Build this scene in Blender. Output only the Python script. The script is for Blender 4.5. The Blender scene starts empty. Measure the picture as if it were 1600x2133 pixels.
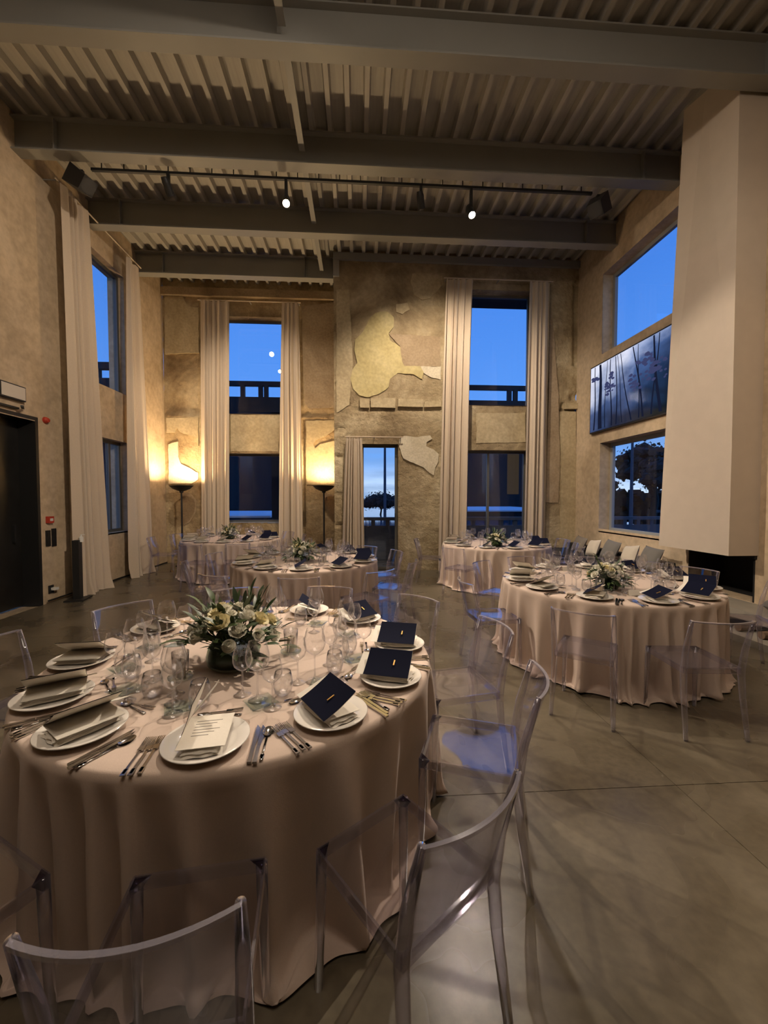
import bpy, bmesh, math, random
from mathutils import Vector, Matrix, noise
from mathutils.geometry import tessellate_polygon
sc = bpy.context.scene
COL = sc.collection
PI = math.pi
R_ = math.radians

# ------------------------------------------------------------------ camera
F_PX, CZ, YAW, PITCH = 850.0, 1.59, R_(3.57), math.atan(29.5/850)
cam_d = bpy.data.cameras.new('camera')
cam = bpy.data.objects.new('camera', cam_d); COL.objects.link(cam)
cam_d.sensor_fit = 'HORIZONTAL'; cam_d.sensor_width = 36; cam_d.lens = 36*F_PX/1600
cam_d.clip_start = .05; cam_d.clip_end = 20000
cam.location = (0, 0, CZ); cam.rotation_euler = (PI/2-PITCH, 0, -YAW)
sc.camera = cam

# ------------------------------------------------------------------ view / world
sc.view_settings.view_transform = 'Standard'; sc.view_settings.look = 'None'
sc.view_settings.exposure = 0.6; sc.view_settings.gamma = 1
sc.view_settings.use_curve_mapping = False
sc.cycles.max_bounces = 12; sc.cycles.transparent_max_bounces = 40
sc.cycles.diffuse_bounces = 3; sc.cycles.glossy_bounces = 4; sc.cycles.transmission_bounces = 10
sc.cycles.use_denoising = True; sc.cycles.caustics_reflective = False; sc.cycles.caustics_refractive = False
sc.cycles.sample_clamp_indirect = 6.0
w = bpy.data.worlds.new('dusk'); sc.world = w; w.use_nodes = True
nt = w.node_tree; nt.nodes.clear()
N = nt.nodes.new; L = nt.links.new
tc = N('ShaderNodeTexCoord'); sx = N('ShaderNodeSeparateXYZ'); L(tc.outputs['Generated'], sx.inputs[0])
rmp = N('ShaderNodeValToRGB'); L(sx.outputs['Z'], rmp.inputs[0])
el = rmp.color_ramp.elements
el[0].position = 0.0; el[0].color = (.30, .45, .66, 1)
el[1].position = 1.0; el[1].color = (.035, .13, .50, 1)
for p_, c_ in ((.012, (.62, .76, .92, 1)), (.05, (.42, .60, .90, 1)), (.09, (.17, .38, .80, 1)), (.2, (.10, .30, .80, 1)), (.45, (.062, .225, .72, 1))):
    e_ = el.new(p_); e_.color = c_
mp = N('ShaderNodeMapping'); mp.inputs['Scale'].default_value = (2.2, 2.2, 16); L(tc.outputs['Generated'], mp.inputs[0])
ns = N('ShaderNodeTexNoise'); ns.inputs['Scale'].default_value = 2.2; ns.inputs['Detail'].default_value = 6; L(mp.outputs[0], ns.inputs['Vector'])
cr = N('ShaderNodeValToRGB'); L(ns.outputs['Fac'], cr.inputs[0])
cr.color_ramp.elements[0].position = .47; cr.color_ramp.elements[0].color = (0, 0, 0, 1)
cr.color_ramp.elements[1].position = .66; cr.color_ramp.elements[1].color = (.75, .75, .75, 1)
fade = N('ShaderNodeMapRange'); L(sx.outputs['Z'], fade.inputs['Value'])
fade.inputs['From Min'].default_value = .02; fade.inputs['From Max'].default_value = .22
fade.inputs['To Min'].default_value = 1; fade.inputs['To Max'].default_value = 0
mu = N('ShaderNodeMath'); mu.operation = 'MULTIPLY'; L(cr.outputs[0], mu.inputs[0]); L(fade.outputs[0], mu.inputs[1])
mx = N('ShaderNodeMixRGB'); L(mu.outputs[0], mx.inputs['Fac']); L(rmp.outputs[0], mx.inputs[1]); mx.inputs[2].default_value = (.20, .33, .56, 1)
bg = N('ShaderNodeBackground'); L(mx.outputs[0], bg.inputs['Color']); bg.inputs['Strength'].default_value = .88
wo = N('ShaderNodeOutputWorld'); L(bg.outputs[0], wo.inputs[0])

# ------------------------------------------------------------------ lights
WARM = (1.0, .70, .44); TUNG = (1.0, .70, .38); NEUT = (1.0, .83, .66)
def lamp(name, kind, loc, energy, color, target=None, **kw):
    d = bpy.data.lights.new(name, kind); o = bpy.data.objects.new(name, d); COL.objects.link(o)
    o.location = loc; d.energy = energy; d.color = color
    for k, v in kw.items(): setattr(d, k, v)
    if target is not None:
        o.rotation_euler = (Vector(target)-Vector(loc)).to_track_quat('-Z', 'Y').to_euler()
    return o
EN = 1.0
# track spotlights in view (one lamp per head) : head position, target, energy, cone
HEADS = [  # x, z, target, energy, cone deg, facing camera
    (-3.95, 6.12, (2.9, 4.2, .9), 1000, 52, 'big'),
    (-2.75, 6.08, (-2.2, 9.9, 2.8), 330, 80, 'small'),
    (-1.06, 5.98, (-0.45, 2.5, .75), 560, 50, 'small'),
    (0.95, 6.05, (1.9, 8.7, 2.5), 430, 112, 'small'),
    (1.72, 5.94, (2.3, 3.4, .75), 330, 52, 'small'),
    (3.72, 6.10, (-1.0, 2.75, .8), 1350, 32, 'big')]
HEAD_Y = 6.28
# unseen fill lights added behind the camera to lift walls, hood and tables
lamp('rear_fill_spot', 'SPOT', (-1.9, 1.2, 6.1), 30, NEUT, (-1.2, 2.6, .6), spot_size=R_(80), spot_blend=.8, shadow_soft_size=.12)
lamp('rear_fill_spot', 'SPOT', (2.3, 1.2, 6.1), 60, NEUT, (3.9, 5.0, 1.9), spot_size=R_(82), spot_blend=.6, shadow_soft_size=.12)
lamp('rear_fill_spot', 'SPOT', (2.6, 0.6, 6.1), 900, NEUT, (-4.68, 6.6, 2.3), spot_size=R_(62), spot_blend=.9, shadow_soft_size=.15)
lamp('rear_fill_spot', 'SPOT', (-2.8, 0.6, 6.1), 520, NEUT, (4.7, 6.0, 2.4), spot_size=R_(58), spot_blend=.9, shadow_soft_size=.15)
lamp('rear_fill_area', 'AREA', (0.0, 0.2, 6.1), 60, NEUT, (0.0, 5.5, 0), shape='DISK', size=3.0)

# ------------------------------------------------------------------ material helpers
MATS = {}
def mat(name):
    m = bpy.data.materials.new(name); m.use_nodes = True; m.node_tree.nodes.clear(); MATS[name] = m
    nt = m.node_tree
    return m, nt, nt.nodes.new, nt.links.new
def simple(name, col, rough=.6, metal=0, bump=0, bscale=40, var=0, vscale=6, coords='Object', stretch=None, emis=None, spec=.5, detail=5, sheen=0):
    m, nt, N, L = mat(name)
    b = N('ShaderNodeBsdfPrincipled'); o = N('ShaderNodeOutputMaterial'); L(b.outputs[0], o.inputs[0])
    b.inputs['Base Color'].default_value = (*col, 1); b.inputs['Roughness'].default_value = rough; b.inputs['Metallic'].default_value = metal
    b.inputs['Specular IOR Level'].default_value = spec
    if sheen: b.inputs['Sheen Weight'].default_value = sheen
    if var or bump:
        tc = N('ShaderNodeTexCoord'); src = tc.outputs[coords]
        if stretch:
            mp = N('ShaderNodeMapping'); mp.inputs['Scale'].default_value = stretch; L(src, mp.inputs[0]); src = mp.outputs[0]
    if var:
        n = N('ShaderNodeTexNoise'); n.inputs['Scale'].default_value = vscale; n.inputs['Detail'].default_value = detail; L(src, n.inputs['Vector'])
        mr = N('ShaderNodeMapRange'); L(n.outputs['Fac'], mr.inputs['Value']); mr.inputs['From Min'].default_value = .3; mr.inputs['From Max'].default_value = .7
        mr.inputs['To Min'].default_value = 1-var; mr.inputs['To Max'].default_value = 1+var
        hs = N('ShaderNodeHueSaturation'); hs.inputs['Color'].default_value = (*col, 1); L(mr.outputs[0], hs.inputs['Value']); L(hs.outputs[0], b.inputs['Base Color'])
    if bump:
        n2 = N('ShaderNodeTexNoise'); n2.inputs['Scale'].default_value = bscale; n2.inputs['Detail'].default_value = 6; L(src, n2.inputs['Vector'])
        bp = N('ShaderNodeBump'); bp.inputs['Strength'].default_value = bump; bp.inputs['Distance'].default_value = .02; L(n2.outputs['Fac'], bp.inputs['Height']); L(bp.outputs[0], b.inputs['Normal'])
    if emis:
        b.inputs['Emission Color'].default_value = (*emis[0], 1); b.inputs['Emission Strength'].default_value = emis[1]
    return m
def plaster(name, cols, scale=1.1, bump=.5, rough=.9, bscale=22, gloss=None, detail=8):
    """mottled mineral surface: three tones mixed by large and small noise"""
    m, nt, N, L = mat(name)
    b = N('ShaderNodeBsdfPrincipled'); o = N('ShaderNodeOutputMaterial'); L(b.outputs[0], o.inputs[0])
    b.inputs['Roughness'].default_value = rough; b.inputs['Specular IOR Level'].default_value = .3
    tc = N('ShaderNodeTexCoord')
    n1 = N('ShaderNodeTexNoise'); n1.inputs['Scale'].default_value = scale; n1.inputs['Detail'].default_value = detail; n1.inputs['Roughness'].default_value = .62; n1.inputs['Distortion'].default_value = .6
    L(tc.outputs['Object'], n1.inputs['Vector'])
    r1 = N('ShaderNodeValToRGB'); L(n1.outputs['Fac'], r1.inputs[0])
    e = r1.color_ramp.elements; e[0].position = .33; e[0].color = (*cols[0], 1); e[1].position = .68; e[1].color = (*cols[2], 1)
    k = e.new(.5); k.color = (*cols[1], 1)
    n2 = N('ShaderNodeTexNoise'); n2.inputs['Scale'].default_value = scale*14; n2.inputs['Detail'].default_value = 6; L(tc.outputs['Object'], n2.inputs['Vector'])
    mr = N('ShaderNodeMapRange'); L(n2.outputs['Fac'], mr.inputs['Value']); mr.inputs['From Min'].default_value = .3; mr.inputs['From Max'].default_value = .7
    mr.inputs['To Min'].default_value = .86; mr.inputs['To Max'].default_value = 1.12
    hs = N('ShaderNodeHueSaturation'); L(r1.outputs[0], hs.inputs['Color']); L(mr.outputs[0], hs.inputs['Value']); L(hs.outputs[0], b.inputs['Base Color'])
    n3 = N('ShaderNodeTexNoise'); n3.inputs['Scale'].default_value = bscale; n3.inputs['Detail'].default_value = 8; n3.inputs['Roughness'].default_value = .65; L(tc.outputs['Object'], n3.inputs['Vector'])
    bp = N('ShaderNodeBump'); bp.inputs['Strength'].default_value = bump; bp.inputs['Distance'].default_value = .045; L(n3.outputs['Fac'], bp.inputs['Height']); L(bp.outputs[0], b.inputs['Normal'])
    if gloss:
        mg = N('ShaderNodeMapRange'); L(n1.outputs['Fac'], mg.inputs['Value']); mg.inputs['From Min'].default_value = .3; mg.inputs['From Max'].default_value = .7
        mg.inputs['To Min'].default_value = gloss[0]; mg.inputs['To Max'].default_value = gloss[1]; L(mg.outputs[0], b.inputs['Roughness']); b.inputs['Specular IOR Level'].default_value = .5
    return m
def clear(name, face, edge, ior=1.45, rough=.02, power=2.5, gain=1.0, haze=0.0, hcol=(.6, .58, .75), glow=0.0):
    """thin clear sheet: see-through, darker at grazing edges, mirror-like by Fresnel"""
    m, nt, N, L = mat(name)
    lw = N('ShaderNodeLayerWeight'); lw.inputs['Blend'].default_value = .5
    pw = N('ShaderNodeMath'); pw.operation = 'POWER'; L(lw.outputs['Facing'], pw.inputs[0]); pw.inputs[1].default_value = power
    mc = N('ShaderNodeMixRGB'); L(pw.outputs[0], mc.inputs['Fac']); mc.inputs[1].default_value = (*face, 1); mc.inputs[2].default_value = (*edge, 1)
    tr = N('ShaderNodeBsdfTransparent'); L(mc.outputs[0], tr.inputs['Color'])
    gl = N('ShaderNodeBsdfGlossy'); gl.inputs['Roughness'].default_value = rough; gl.inputs['Color'].default_value = (.95, .95, 1, 1)
    f0 = ((ior-1)/(ior+1))**2      # Schlick, the same from both sides of the sheet
    p5 = N('ShaderNodeMath'); p5.operation = 'POWER'; L(lw.outputs['Facing'], p5.inputs[0]); p5.inputs[1].default_value = 5
    mg = N('ShaderNodeMath'); mg.operation = 'MULTIPLY_ADD'; mg.use_clamp = True; L(p5.outputs[0], mg.inputs[0]); mg.inputs[1].default_value = (1-f0)*gain*.8; mg.inputs[2].default_value = f0*gain
    mx = N('ShaderNodeMixShader'); L(mg.outputs[0], mx.inputs[0])
    src = tr.outputs[0]
    if haze:
        df = N('ShaderNodeBsdfDiffuse'); df.inputs['Color'].default_value = (*hcol, 1)
        m2 = N('ShaderNodeMixShader'); m2.inputs[0].default_value = haze; L(tr.outputs[0], m2.inputs[1]); L(df.outputs[0], m2.inputs[2]); src = m2.outputs[0]
    if glow:      # pale diffuse at grazing angles, painted in for highlights along edges and rims
        d2 = N('ShaderNodeBsdfDiffuse'); d2.inputs['Color'].default_value = (*hcol, 1)
        gm = N('ShaderNodeMath'); gm.operation = 'MULTIPLY'; L(pw.outputs[0], gm.inputs[0]); gm.inputs[1].default_value = glow
        m3 = N('ShaderNodeMixShader'); L(gm.outputs[0], m3.inputs[0]); L(src, m3.inputs[1]); L(d2.outputs[0], m3.inputs[2]); src = m3.outputs[0]
    L(src, mx.inputs[1]); L(gl.outputs[0], mx.inputs[2])
    o = N('ShaderNodeOutputMaterial'); L(mx.outputs[0], o.inputs[0])
    return m
def solidglass(name, tint, mixt=.45, ior=1.45, tcol=(.8, .78, .86)):
    m, nt, N, L = mat(name)
    g = N('ShaderNodeBsdfGlass'); g.inputs['Color'].default_value = (*tint, 1); g.inputs['IOR'].default_value = ior; g.inputs['Roughness'].default_value = .03
    t = N('ShaderNodeBsdfTransparent'); t.inputs['Color'].default_value = (*tcol, 1)
    x = N('ShaderNodeMixShader'); x.inputs[0].default_value = mixt; L(t.outputs[0], x.inputs[1]); L(g.outputs[0], x.inputs[2])
    o = N('ShaderNodeOutputMaterial'); L(x.outputs[0], o.inputs[0]); return m
def emit(name, col, strength):
    m, nt, N, L = mat(name); e = N('ShaderNodeEmission'); e.inputs[0].default_value = (*col, 1); e.inputs[1].default_value = strength
    o = N('ShaderNodeOutputMaterial'); L(e.outputs[0], o.inputs[0]); return m

M_side = plaster('smooth_plaster', [(.42, .32, .205), (.51, .395, .262), (.57, .455, .315)], scale=.8, bump=.10, bscale=9)
M_rough = plaster('rough_wall', [(.20, .14, .075), (.37, .285, .165), (.58, .48, .31)], scale=.8, bump=1.3, bscale=9)
M_rough2 = plaster('rough_wall_alcove', [(.20, .13, .065), (.38, .28, .155), (.55, .44, .27)], scale=.85, bump=1.0, bscale=11)
M_pyel = plaster('yellow_plaster', [(.38, .305, .14), (.45, .37, .175), (.50, .42, .22)], scale=1.2, bump=.12)
M_ppale = plaster('pale_plaster', [(.50, .43, .30), (.58, .51, .375), (.62, .55, .41)], scale=2, bump=.10)
M_pbrown = plaster('brown_plaster', [(.27, .195, .115), (.33, .245, .15), (.38, .29, .185)], scale=1.5, bump=.3)
M_pmid = plaster('ochre_plaster', [(.38, .30, .175), (.46, .37, .225), (.52, .43, .27)], scale=1.3, bump=.4, bscale=20)
M_white = simple('hood_paint', (.54, .46, .37), .75, var=.03, bump=.03)
M_floor = plaster('polished_concrete', [(.088, .071, .046), (.118, .097, .064), (.152, .127, .087)], scale=1.7, bump=.03, bscale=5, gloss=(.22, .36), detail=2.5)
M_gap = simple('floor_joint', (.05, .045, .035), .9)
M_steel = simple('grey_painted_steel', (.25, .245, .225), .45, var=.04, vscale=2)
M_deck = simple('galvanised_deck', (.36, .34, .30), .5, var=.08, vscale=5, stretch=(6, .6, 1))
M_bronze = simple('window_frame_bronze', (.12, .115, .10), .4, metal=.3)
M_gfr = simple('window_frame_grey', (.27, .28, .28), .45)
M_black = simple('matt_black', (.012, .012, .012), .5)
M_door = simple('door_metal', (.035, .033, .03), .28, metal=.6, var=.2, vscale=3, bump=.02)
M_curt = simple('curtain_linen', (.56, .46, .345), .95, bump=.12, bscale=160, var=.03, vscale=60, sheen=.2)
M_cloth = simple('tablecloth_linen', (.56, .44, .36), .92, bump=.06, bscale=220, var=.02, vscale=90, sheen=.15)
M_plate = simple('white_porcelain', (.72, .68, .62), .12, bump=.03, bscale=60)
M_napkin = simple('napkin_cotton', (.70, .65, .57), .95, bump=.15, bscale=150)
M_navy = simple('navy_card', (.004, .0055, .018), .9, spec=.1)
M_paper = simple('menu_paper', (.74, .69, .60), .85, bump=.03, bscale=80)
M_gold = simple('gold_print', (.75, .45, .12), .35, metal=.6)
M_ink = simple('grey_print', (.30, .28, .26), .8)
M_silver = simple('cutlery_steel', (.62, .59, .56), .13, metal=1)
M_glass = clear('wine_glass', (.97, .97, .97), (.66, .66, .68), ior=1.5, power=3.2, gain=2.4, rough=.045, glow=.4, hcol=(.85, .83, .8))
M_stem = clear('glass_stem', (.95, .95, .95), (.55, .55, .58), ior=1.5, power=2.0, gain=3.0, rough=.05, glow=.4, hcol=(.85, .83, .8))
M_cup = clear('dish_glass', (.92, .95, .94), (.55, .68, .66), ior=1.5, power=2, gain=1.4)
M_pane = clear('window_pane', (.93, .95, .98), (.8, .84, .9), ior=1.5, rough=.0, gain=1.0)
M_panel = clear('clear_plastic_panel', (.965, .96, .975), (.66, .64, .74), ior=1.5, power=3.0, gain=1.3, haze=0, glow=.05, hcol=(.7, .67, .8))
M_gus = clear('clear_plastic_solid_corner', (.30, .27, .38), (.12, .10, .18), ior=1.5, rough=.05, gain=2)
M_rail = clear('clear_plastic_rail', (.95, .94, .965), (.55, .53, .63), ior=1.5, rough=.08, power=1.5, gain=2.2, haze=.03, hcol=(.62, .58, .72))
M_rim = clear('clear_plastic_rim', (.84, .83, .88), (.55, .53, .64), ior=1.5, rough=.10, power=1.5, gain=2.8, haze=.16, hcol=(.80, .77, .90), glow=.3)  # milky rim; its pale haze also stands in for spotlit highlights
M_leg = clear('clear_plastic_leg', (.93, .92, .955), (.34, .32, .42), ior=1.5, rough=.05, power=2.2, gain=2.6, haze=.03, hcol=(.72, .68, .82), glow=.4)
M_x = solidglass('clear_plastic_leg', (.96, .95, 1), mixt=.42, tcol=(.94, .93, .97))
M_candle = simple('ivory_wax', (.72, .62, .45), .5)
M_leafs = [simple('leaf_dark', (.035, .065, .02), .45, var=.2), simple('leaf_mid', (.07, .11, .035), .45, var=.2), simple('leaf_olive', (.13, .15, .075), .55, var=.2)]
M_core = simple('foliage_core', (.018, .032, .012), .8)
M_rosew = simple('white_petals', (.84, .81, .70), .6); M_rosey = simple('cream_petals', (.82, .74, .48), .6); M_hyd = simple('blue_petals', (.22, .31, .42), .7)
M_vase = clear('vase_glass', (.85, .9, .85), (.4, .5, .42), ior=1.45, gain=.8)
M_sofa = simple('charcoal_upholstery', (.022, .022, .024), .85, bump=.1, bscale=120)
M_cush = [simple('taupe_cushion', (.20, .17, .135), .95, bump=.1, bscale=150), simple('cream_cushion', (.52, .46, .37), .95, bump=.1, bscale=150), simple('grey_cushion', (.155, .145, .13), .95, bump=.1, bscale=150)]
M_red = simple('red_plastic', (.42, .04, .02), .4); M_wht = simple('white_plastic', (.7, .68, .62), .4)
M_lightbox = simple('unlit_lightbox', (.62, .55, .45), .4)
M_fire = simple('soot_black', (.008, .007, .006), .9)
M_hearth = simple('hearth_concrete', (.28, .25, .20), .7, var=.08, bump=.1)
M_log = simple('firewood', (.16, .10, .06), .9, bump=.4)
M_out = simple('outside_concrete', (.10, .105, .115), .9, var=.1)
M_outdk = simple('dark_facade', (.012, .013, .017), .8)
M_pale = simple('pale_canopy', (.75, .78, .82), .5)
M_tree = simple('tree_foliage_far', (.012, .018, .014), .9)
M_sea = simple('sea_water', (.05, .10, .16), .12, bump=.3, bscale=.4, spec=.6)
M_tile = simple('wet_terrace', (.10, .14, .2), .08)
M_lensdk = simple('dark_lens', (.05, .05, .05), .15)
M_bulb = emit('lit_bulb', (1, .80, .55), 60); M_bulbdim = emit('lamp_lens', (1, .8, .55), 2); M_tl = emit('torchiere_bulb', (1, .72, .36), 26)

# ------------------------------------------------------------------ mesh helpers
def ident(p): return p
class MB:
    def __init__(s): s.v = []; s.f = []; s.m = []
    def add(s, vs, fs, mi=0):
        b = len(s.v); s.v += [tuple(v) for v in vs]; s.f += [tuple(i+b for i in f) for f in fs]; s.m += [mi]*len(fs)
    def box(s, c, d, rz=0, rx=0, ry=0, mi=0, taper=1.0):
        hx, hy, hz = d[0]/2, d[1]/2, d[2]/2
        vs = [Vector((x*hx*(taper if z > 0 else 1), y*hy*(taper if z > 0 else 1), z*hz)) for z in (-1, 1) for x, y in ((-1, -1), (1, -1), (1, 1), (-1, 1))]
        if rz or rx or ry:
            m = Matrix.Rotation(rz, 3, 'Z') @ Matrix.Rotation(ry, 3, 'Y') @ Matrix.Rotation(rx, 3, 'X'); vs = [m @ v for v in vs]
        s.add([(v[0]+c[0], v[1]+c[1], v[2]+c[2]) for v in vs], [(0, 3, 2, 1), (4, 5, 6, 7), (0, 1, 5, 4), (1, 2, 6, 5), (2, 3, 7, 6), (3, 0, 4, 7)], mi)
        return s
    def bb(s, x0, x1, y0, y1, z0, z1, mi=0): return s.box(((x0+x1)/2, (y0+y1)/2, (z0+z1)/2), (abs(x1-x0), abs(y1-y0), abs(z1-z0)), mi=mi)
    def lathe(s, prof, seg=24, c=(0, 0, 0), mi=0, cap0=False, cap1=False):
        vs = []; fs = []
        for r, z in prof:
            for k in range(seg):
                a = 2*PI*k/seg; vs.append((c[0]+r*math.cos(a), c[1]+r*math.sin(a), c[2]+z))
        for i in range(len(prof)-1):
            for k in range(seg):
                k2 = (k+1) % seg; fs.append((i*seg+k, i*seg+k2, (i+1)*seg+k2, (i+1)*seg+k))
        if cap0: fs.append(tuple(reversed(range(seg))))
        if cap1: fs.append(tuple((len(prof)-1)*seg+k for k in range(seg)))
        s.add(vs, fs, mi); return s
    def tube(s, pts, rad, seg=8, mi=0, square=False, cap=True):
        pts = [Vector(p) for p in pts]; n = len(pts)
        rs = rad if isinstance(rad, (list, tuple)) else [rad]*n
        if square: seg = 4
        vs = []; prev = None
        for i, p in enumerate(pts):
            t = (pts[min(i+1, n-1)]-pts[max(i-1, 0)]).normalized()
            ref = Vector((1, 0, 0)) if square else (Vector((0, 0, 1)) if abs(t.z) < .9 else Vector((1, 0, 0)))
            if prev is not None and not square: ref = prev
            a = (ref - t*ref.dot(t)).normalized(); b = t.cross(a); prev = a
            for k in range(seg):
                an = 2*PI*k/seg + (PI/4 if square else 0); vs.append(p + (a*math.cos(an)+b*math.sin(an))*rs[i]*(1.414 if square else 1))
        fs = [(i*seg+k, i*seg+(k+1) % seg, (i+1)*seg+(k+1) % seg, (i+1)*seg+k) for i in range(n-1) for k in range(seg)]
        if cap: fs += [tuple(reversed(range(seg))), tuple((n-1)*seg+k for k in range(seg))]
        s.add(vs, fs, mi); return s
    def poly(s, pts, mi=0): s.add(pts, [tuple(range(len(pts)))], mi); return s
    def grid(s, fn, nu, nv, mi=0, closed=False):
        vs = [fn(i/(nu if closed else nu), j/nv) for j in range(nv+1) for i in range(nu if closed else nu+1)]
        w_ = nu if closed else nu+1
        fs = [(j*w_+i, j*w_+(i+1) % w_, (j+1)*w_+(i+1) % w_, (j+1)*w_+i) for j in range(nv) for i in range(nu)]
        s.add(vs, fs, mi); return s
    def mesh(s, name, mats, smooth=False):
        me = bpy.data.meshes.new(name); me.from_pydata(s.v, [], s.f)
        for m in (mats if isinstance(mats, (list, tuple)) else [mats]): me.materials.append(m)
        if any(s.m): me.polygons.foreach_set('material_index', s.m)
        if smooth:
            me.polygons.foreach_set('use_smooth', [True]*len(me.polygons))
            if smooth != 'all': me.set_sharp_from_angle(angle=R_(40))
        me.update(); return me
    def build(s, name, mats, parent=None, smooth=False, loc=None, rz=None):
        return put(name, s.mesh(name, mats, smooth), parent, loc, rz)
def put(name, me, parent=None, loc=None, rz=None, scale=None):
    o = bpy.data.objects.new(name, me); COL.objects.link(o)
    if parent: o.parent = parent
    if loc is not None: o.location = loc
    if rz is not None: o.rotation_euler = (0, 0, rz) if not isinstance(rz, (tuple, list)) else rz
    if scale: o.scale = (scale,)*3 if not isinstance(scale, (tuple, list)) else scale
    return o
def tag(o, label, cat, group=None, kind=None):
    o['label'] = label; o['category'] = cat
    if group: o['group'] = group
    if kind: o['kind'] = kind
    return o
def thing(name, label, cat, loc=(0, 0, 0), rz=0, group=None):
    return tag(put(name, None, None, loc, rz), label, cat, group)
def struct(o): o['kind'] = 'structure'; return o
def dup(root, loc=None, rz=None, label=None, group=None):
    r = root.copy(); COL.objects.link(r)
    if loc is not None: r.location = loc
    if rz is not None: r.rotation_euler = (0, 0, rz)
    if label: r['label'] = label
    if group: r['group'] = group
    for ch in list(root.children):
        c = ch.copy(); COL.objects.link(c); c.parent = r
        for g in list(ch.children):
            d = g.copy(); COL.objects.link(d); d.parent = c
    return r
rnd = random.Random(7)

# pixel -> wall plane (only used to lay out the marks measured on the walls)
_f = Vector((math.sin(YAW)*math.cos(PITCH), math.cos(YAW)*math.cos(PITCH), -math.sin(PITCH)))
_r = Vector((math.cos(YAW), -math.sin(YAW), 0)); _u = _r.cross(_f)
def on(px, py, ax, v):
    d = _f+_r*(px-800)/F_PX-_u*(py-1066.5)/F_PX; t = (v-(0, 0, CZ)[ax])/d[ax]
    return Vector((0, 0, CZ))+d*t

# ------------------------------------------------------------------ room dimensions
XL, XR, YA, YB, XJ, YF = -4.68, 4.85, 10.25, 8.88, -.52, -4.0
ZD, ZP = 6.76, 6.85

# floor: slabs with saw-cut joints
fl = struct(MB().bb(XL-.3, XR+.3, YF-.2, YA+.4, -.3, -.012).build('floor', M_gap))
ys = [YF, -.6, 2.1, 4.85, 7.55, YA+.0]; xs_ = [XL, -1.55, 1.75, XR]
for i in range(3):
    for j in range(5):
        x0, x1, y0, y1 = xs_[i]+.002, xs_[i+1]-.002, ys[j]+.002, ys[j+1]-.002
        if j == 4 and i == 2: y1 = YB
        MB().bb(x0, x1, y0, y1, -.012, 0).build('slab', M_floor, fl)

# generic wall as a grid with holes.  fn(u, z, depth) -> world point
def wall_grid(name, m, us, zs, holes, fn, disp=None, reveal=.3, parent=None):
    mb = MB(); nu, nz = len(us), len(zs)
    vs = [fn(u, z, disp(u, z) if disp else 0) for z in zs for u in us]; fs = []
    for j in range(nz-1):
        for i in range(nu-1):
            um, zm = (us[i]+us[i+1])/2, (zs[j]+zs[j+1])/2
            if any(h[0] < um < h[1] and h[2] < zm < h[3] for h in holes): continue
            fs.append((j*nu+i, j*nu+i+1, (j+1)*nu+i+1, (j+1)*nu+i))
    mb.add(vs, fs)
    for (a, b, c, d) in holes:
        p = lambda u, z, dd: fn(u, z, dd)
        e = -.012 if disp else 0
        for (u0, z0, u1, z1) in ((a, c, b, c), (b, c, b, d), (b, d, a, d), (a, d, a, c)):
            mb.add([p(u0, z0, -e), p(u1, z1, -e), p(u1, z1, -reveal), p(u0, z0, -reveal)], [(0, 1, 2, 3)])
    # the outer skin, so the wall has its thickness
    ou = [us[0], us[-1]]; 
    edges_u = sorted(set([us[0], us[-1]]+[v for h in holes for v in h[:2]])); edges_z = sorted(set([zs[0], zs[-1]]+[v for h in holes for v in h[2:]]))
    for i in range(len(edges_u)-1):
        for j in range(len(edges_z)-1):
            um, zm = (edges_u[i]+edges_u[i+1])/2, (edges_z[j]+edges_z[j+1])/2
            if any(h[0] < um < h[1] and h[2] < zm < h[3] for h in holes): continue
            mb.add([fn(edges_u[i], edges_z[j], -reveal), fn(edges_u[i+1], edges_z[j], -reveal), fn(edges_u[i+1], edges_z[j+1], -reveal), fn(edges_u[i], edges_z[j+1], -reveal)], [(0, 1, 2, 3)])
    o = mb.build(name, m, parent, smooth='all' if disp else False)
    return struct(o) if parent is None else o
def lin(a, b, step, extra=()):
    n = max(1, int(round((b-a)/step))); s = [a+(b-a)*i/n for i in range(n+1)]
    for e in extra: s = [x for x in s if abs(x-e) > step*.4 or x in (a, b)]+[e]
    return sorted(set(s))
ZT = 6.9
# holes
H_left = [(5.0, 6.31, -.012, 2.76), (7.25, 8.66, 3.66, 6.0), (7.25, 8.62, .92, 2.70)]
H_right = [(4.95, 7.98, 4.45, 6.02), (5.55, 7.96, .92, 2.69), (4.68, 5.69, .3, .97)]
H_alc = [(-3.35, -1.68, 3.64, 5.98), (-3.35, -1.78, .98, 2.68)]
H_back = [(2.36, 3.85, 3.62, 6.10), (2.30, 3.80, .55, 2.64), (.06, .86, 0, 2.755)]
def gridw(name, m, a, b, holes, fn, **k):
    return wall_grid(name, m, lin(a, b, .6, [v for h in holes for v in h[:2]]), lin(-.012, ZT, .6, [v for h in holes for v in h[2:]]), holes, fn, **k)
wl = gridw('wall_left', M_side, YF, YA, H_left, lambda u, z, d: (XL+d, u, z), reveal=.34)
wr = gridw('wall_right', M_side, YF, YB+.02, H_right, lambda u, z, d: (XR-d, u, z), reveal=.30)
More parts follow.
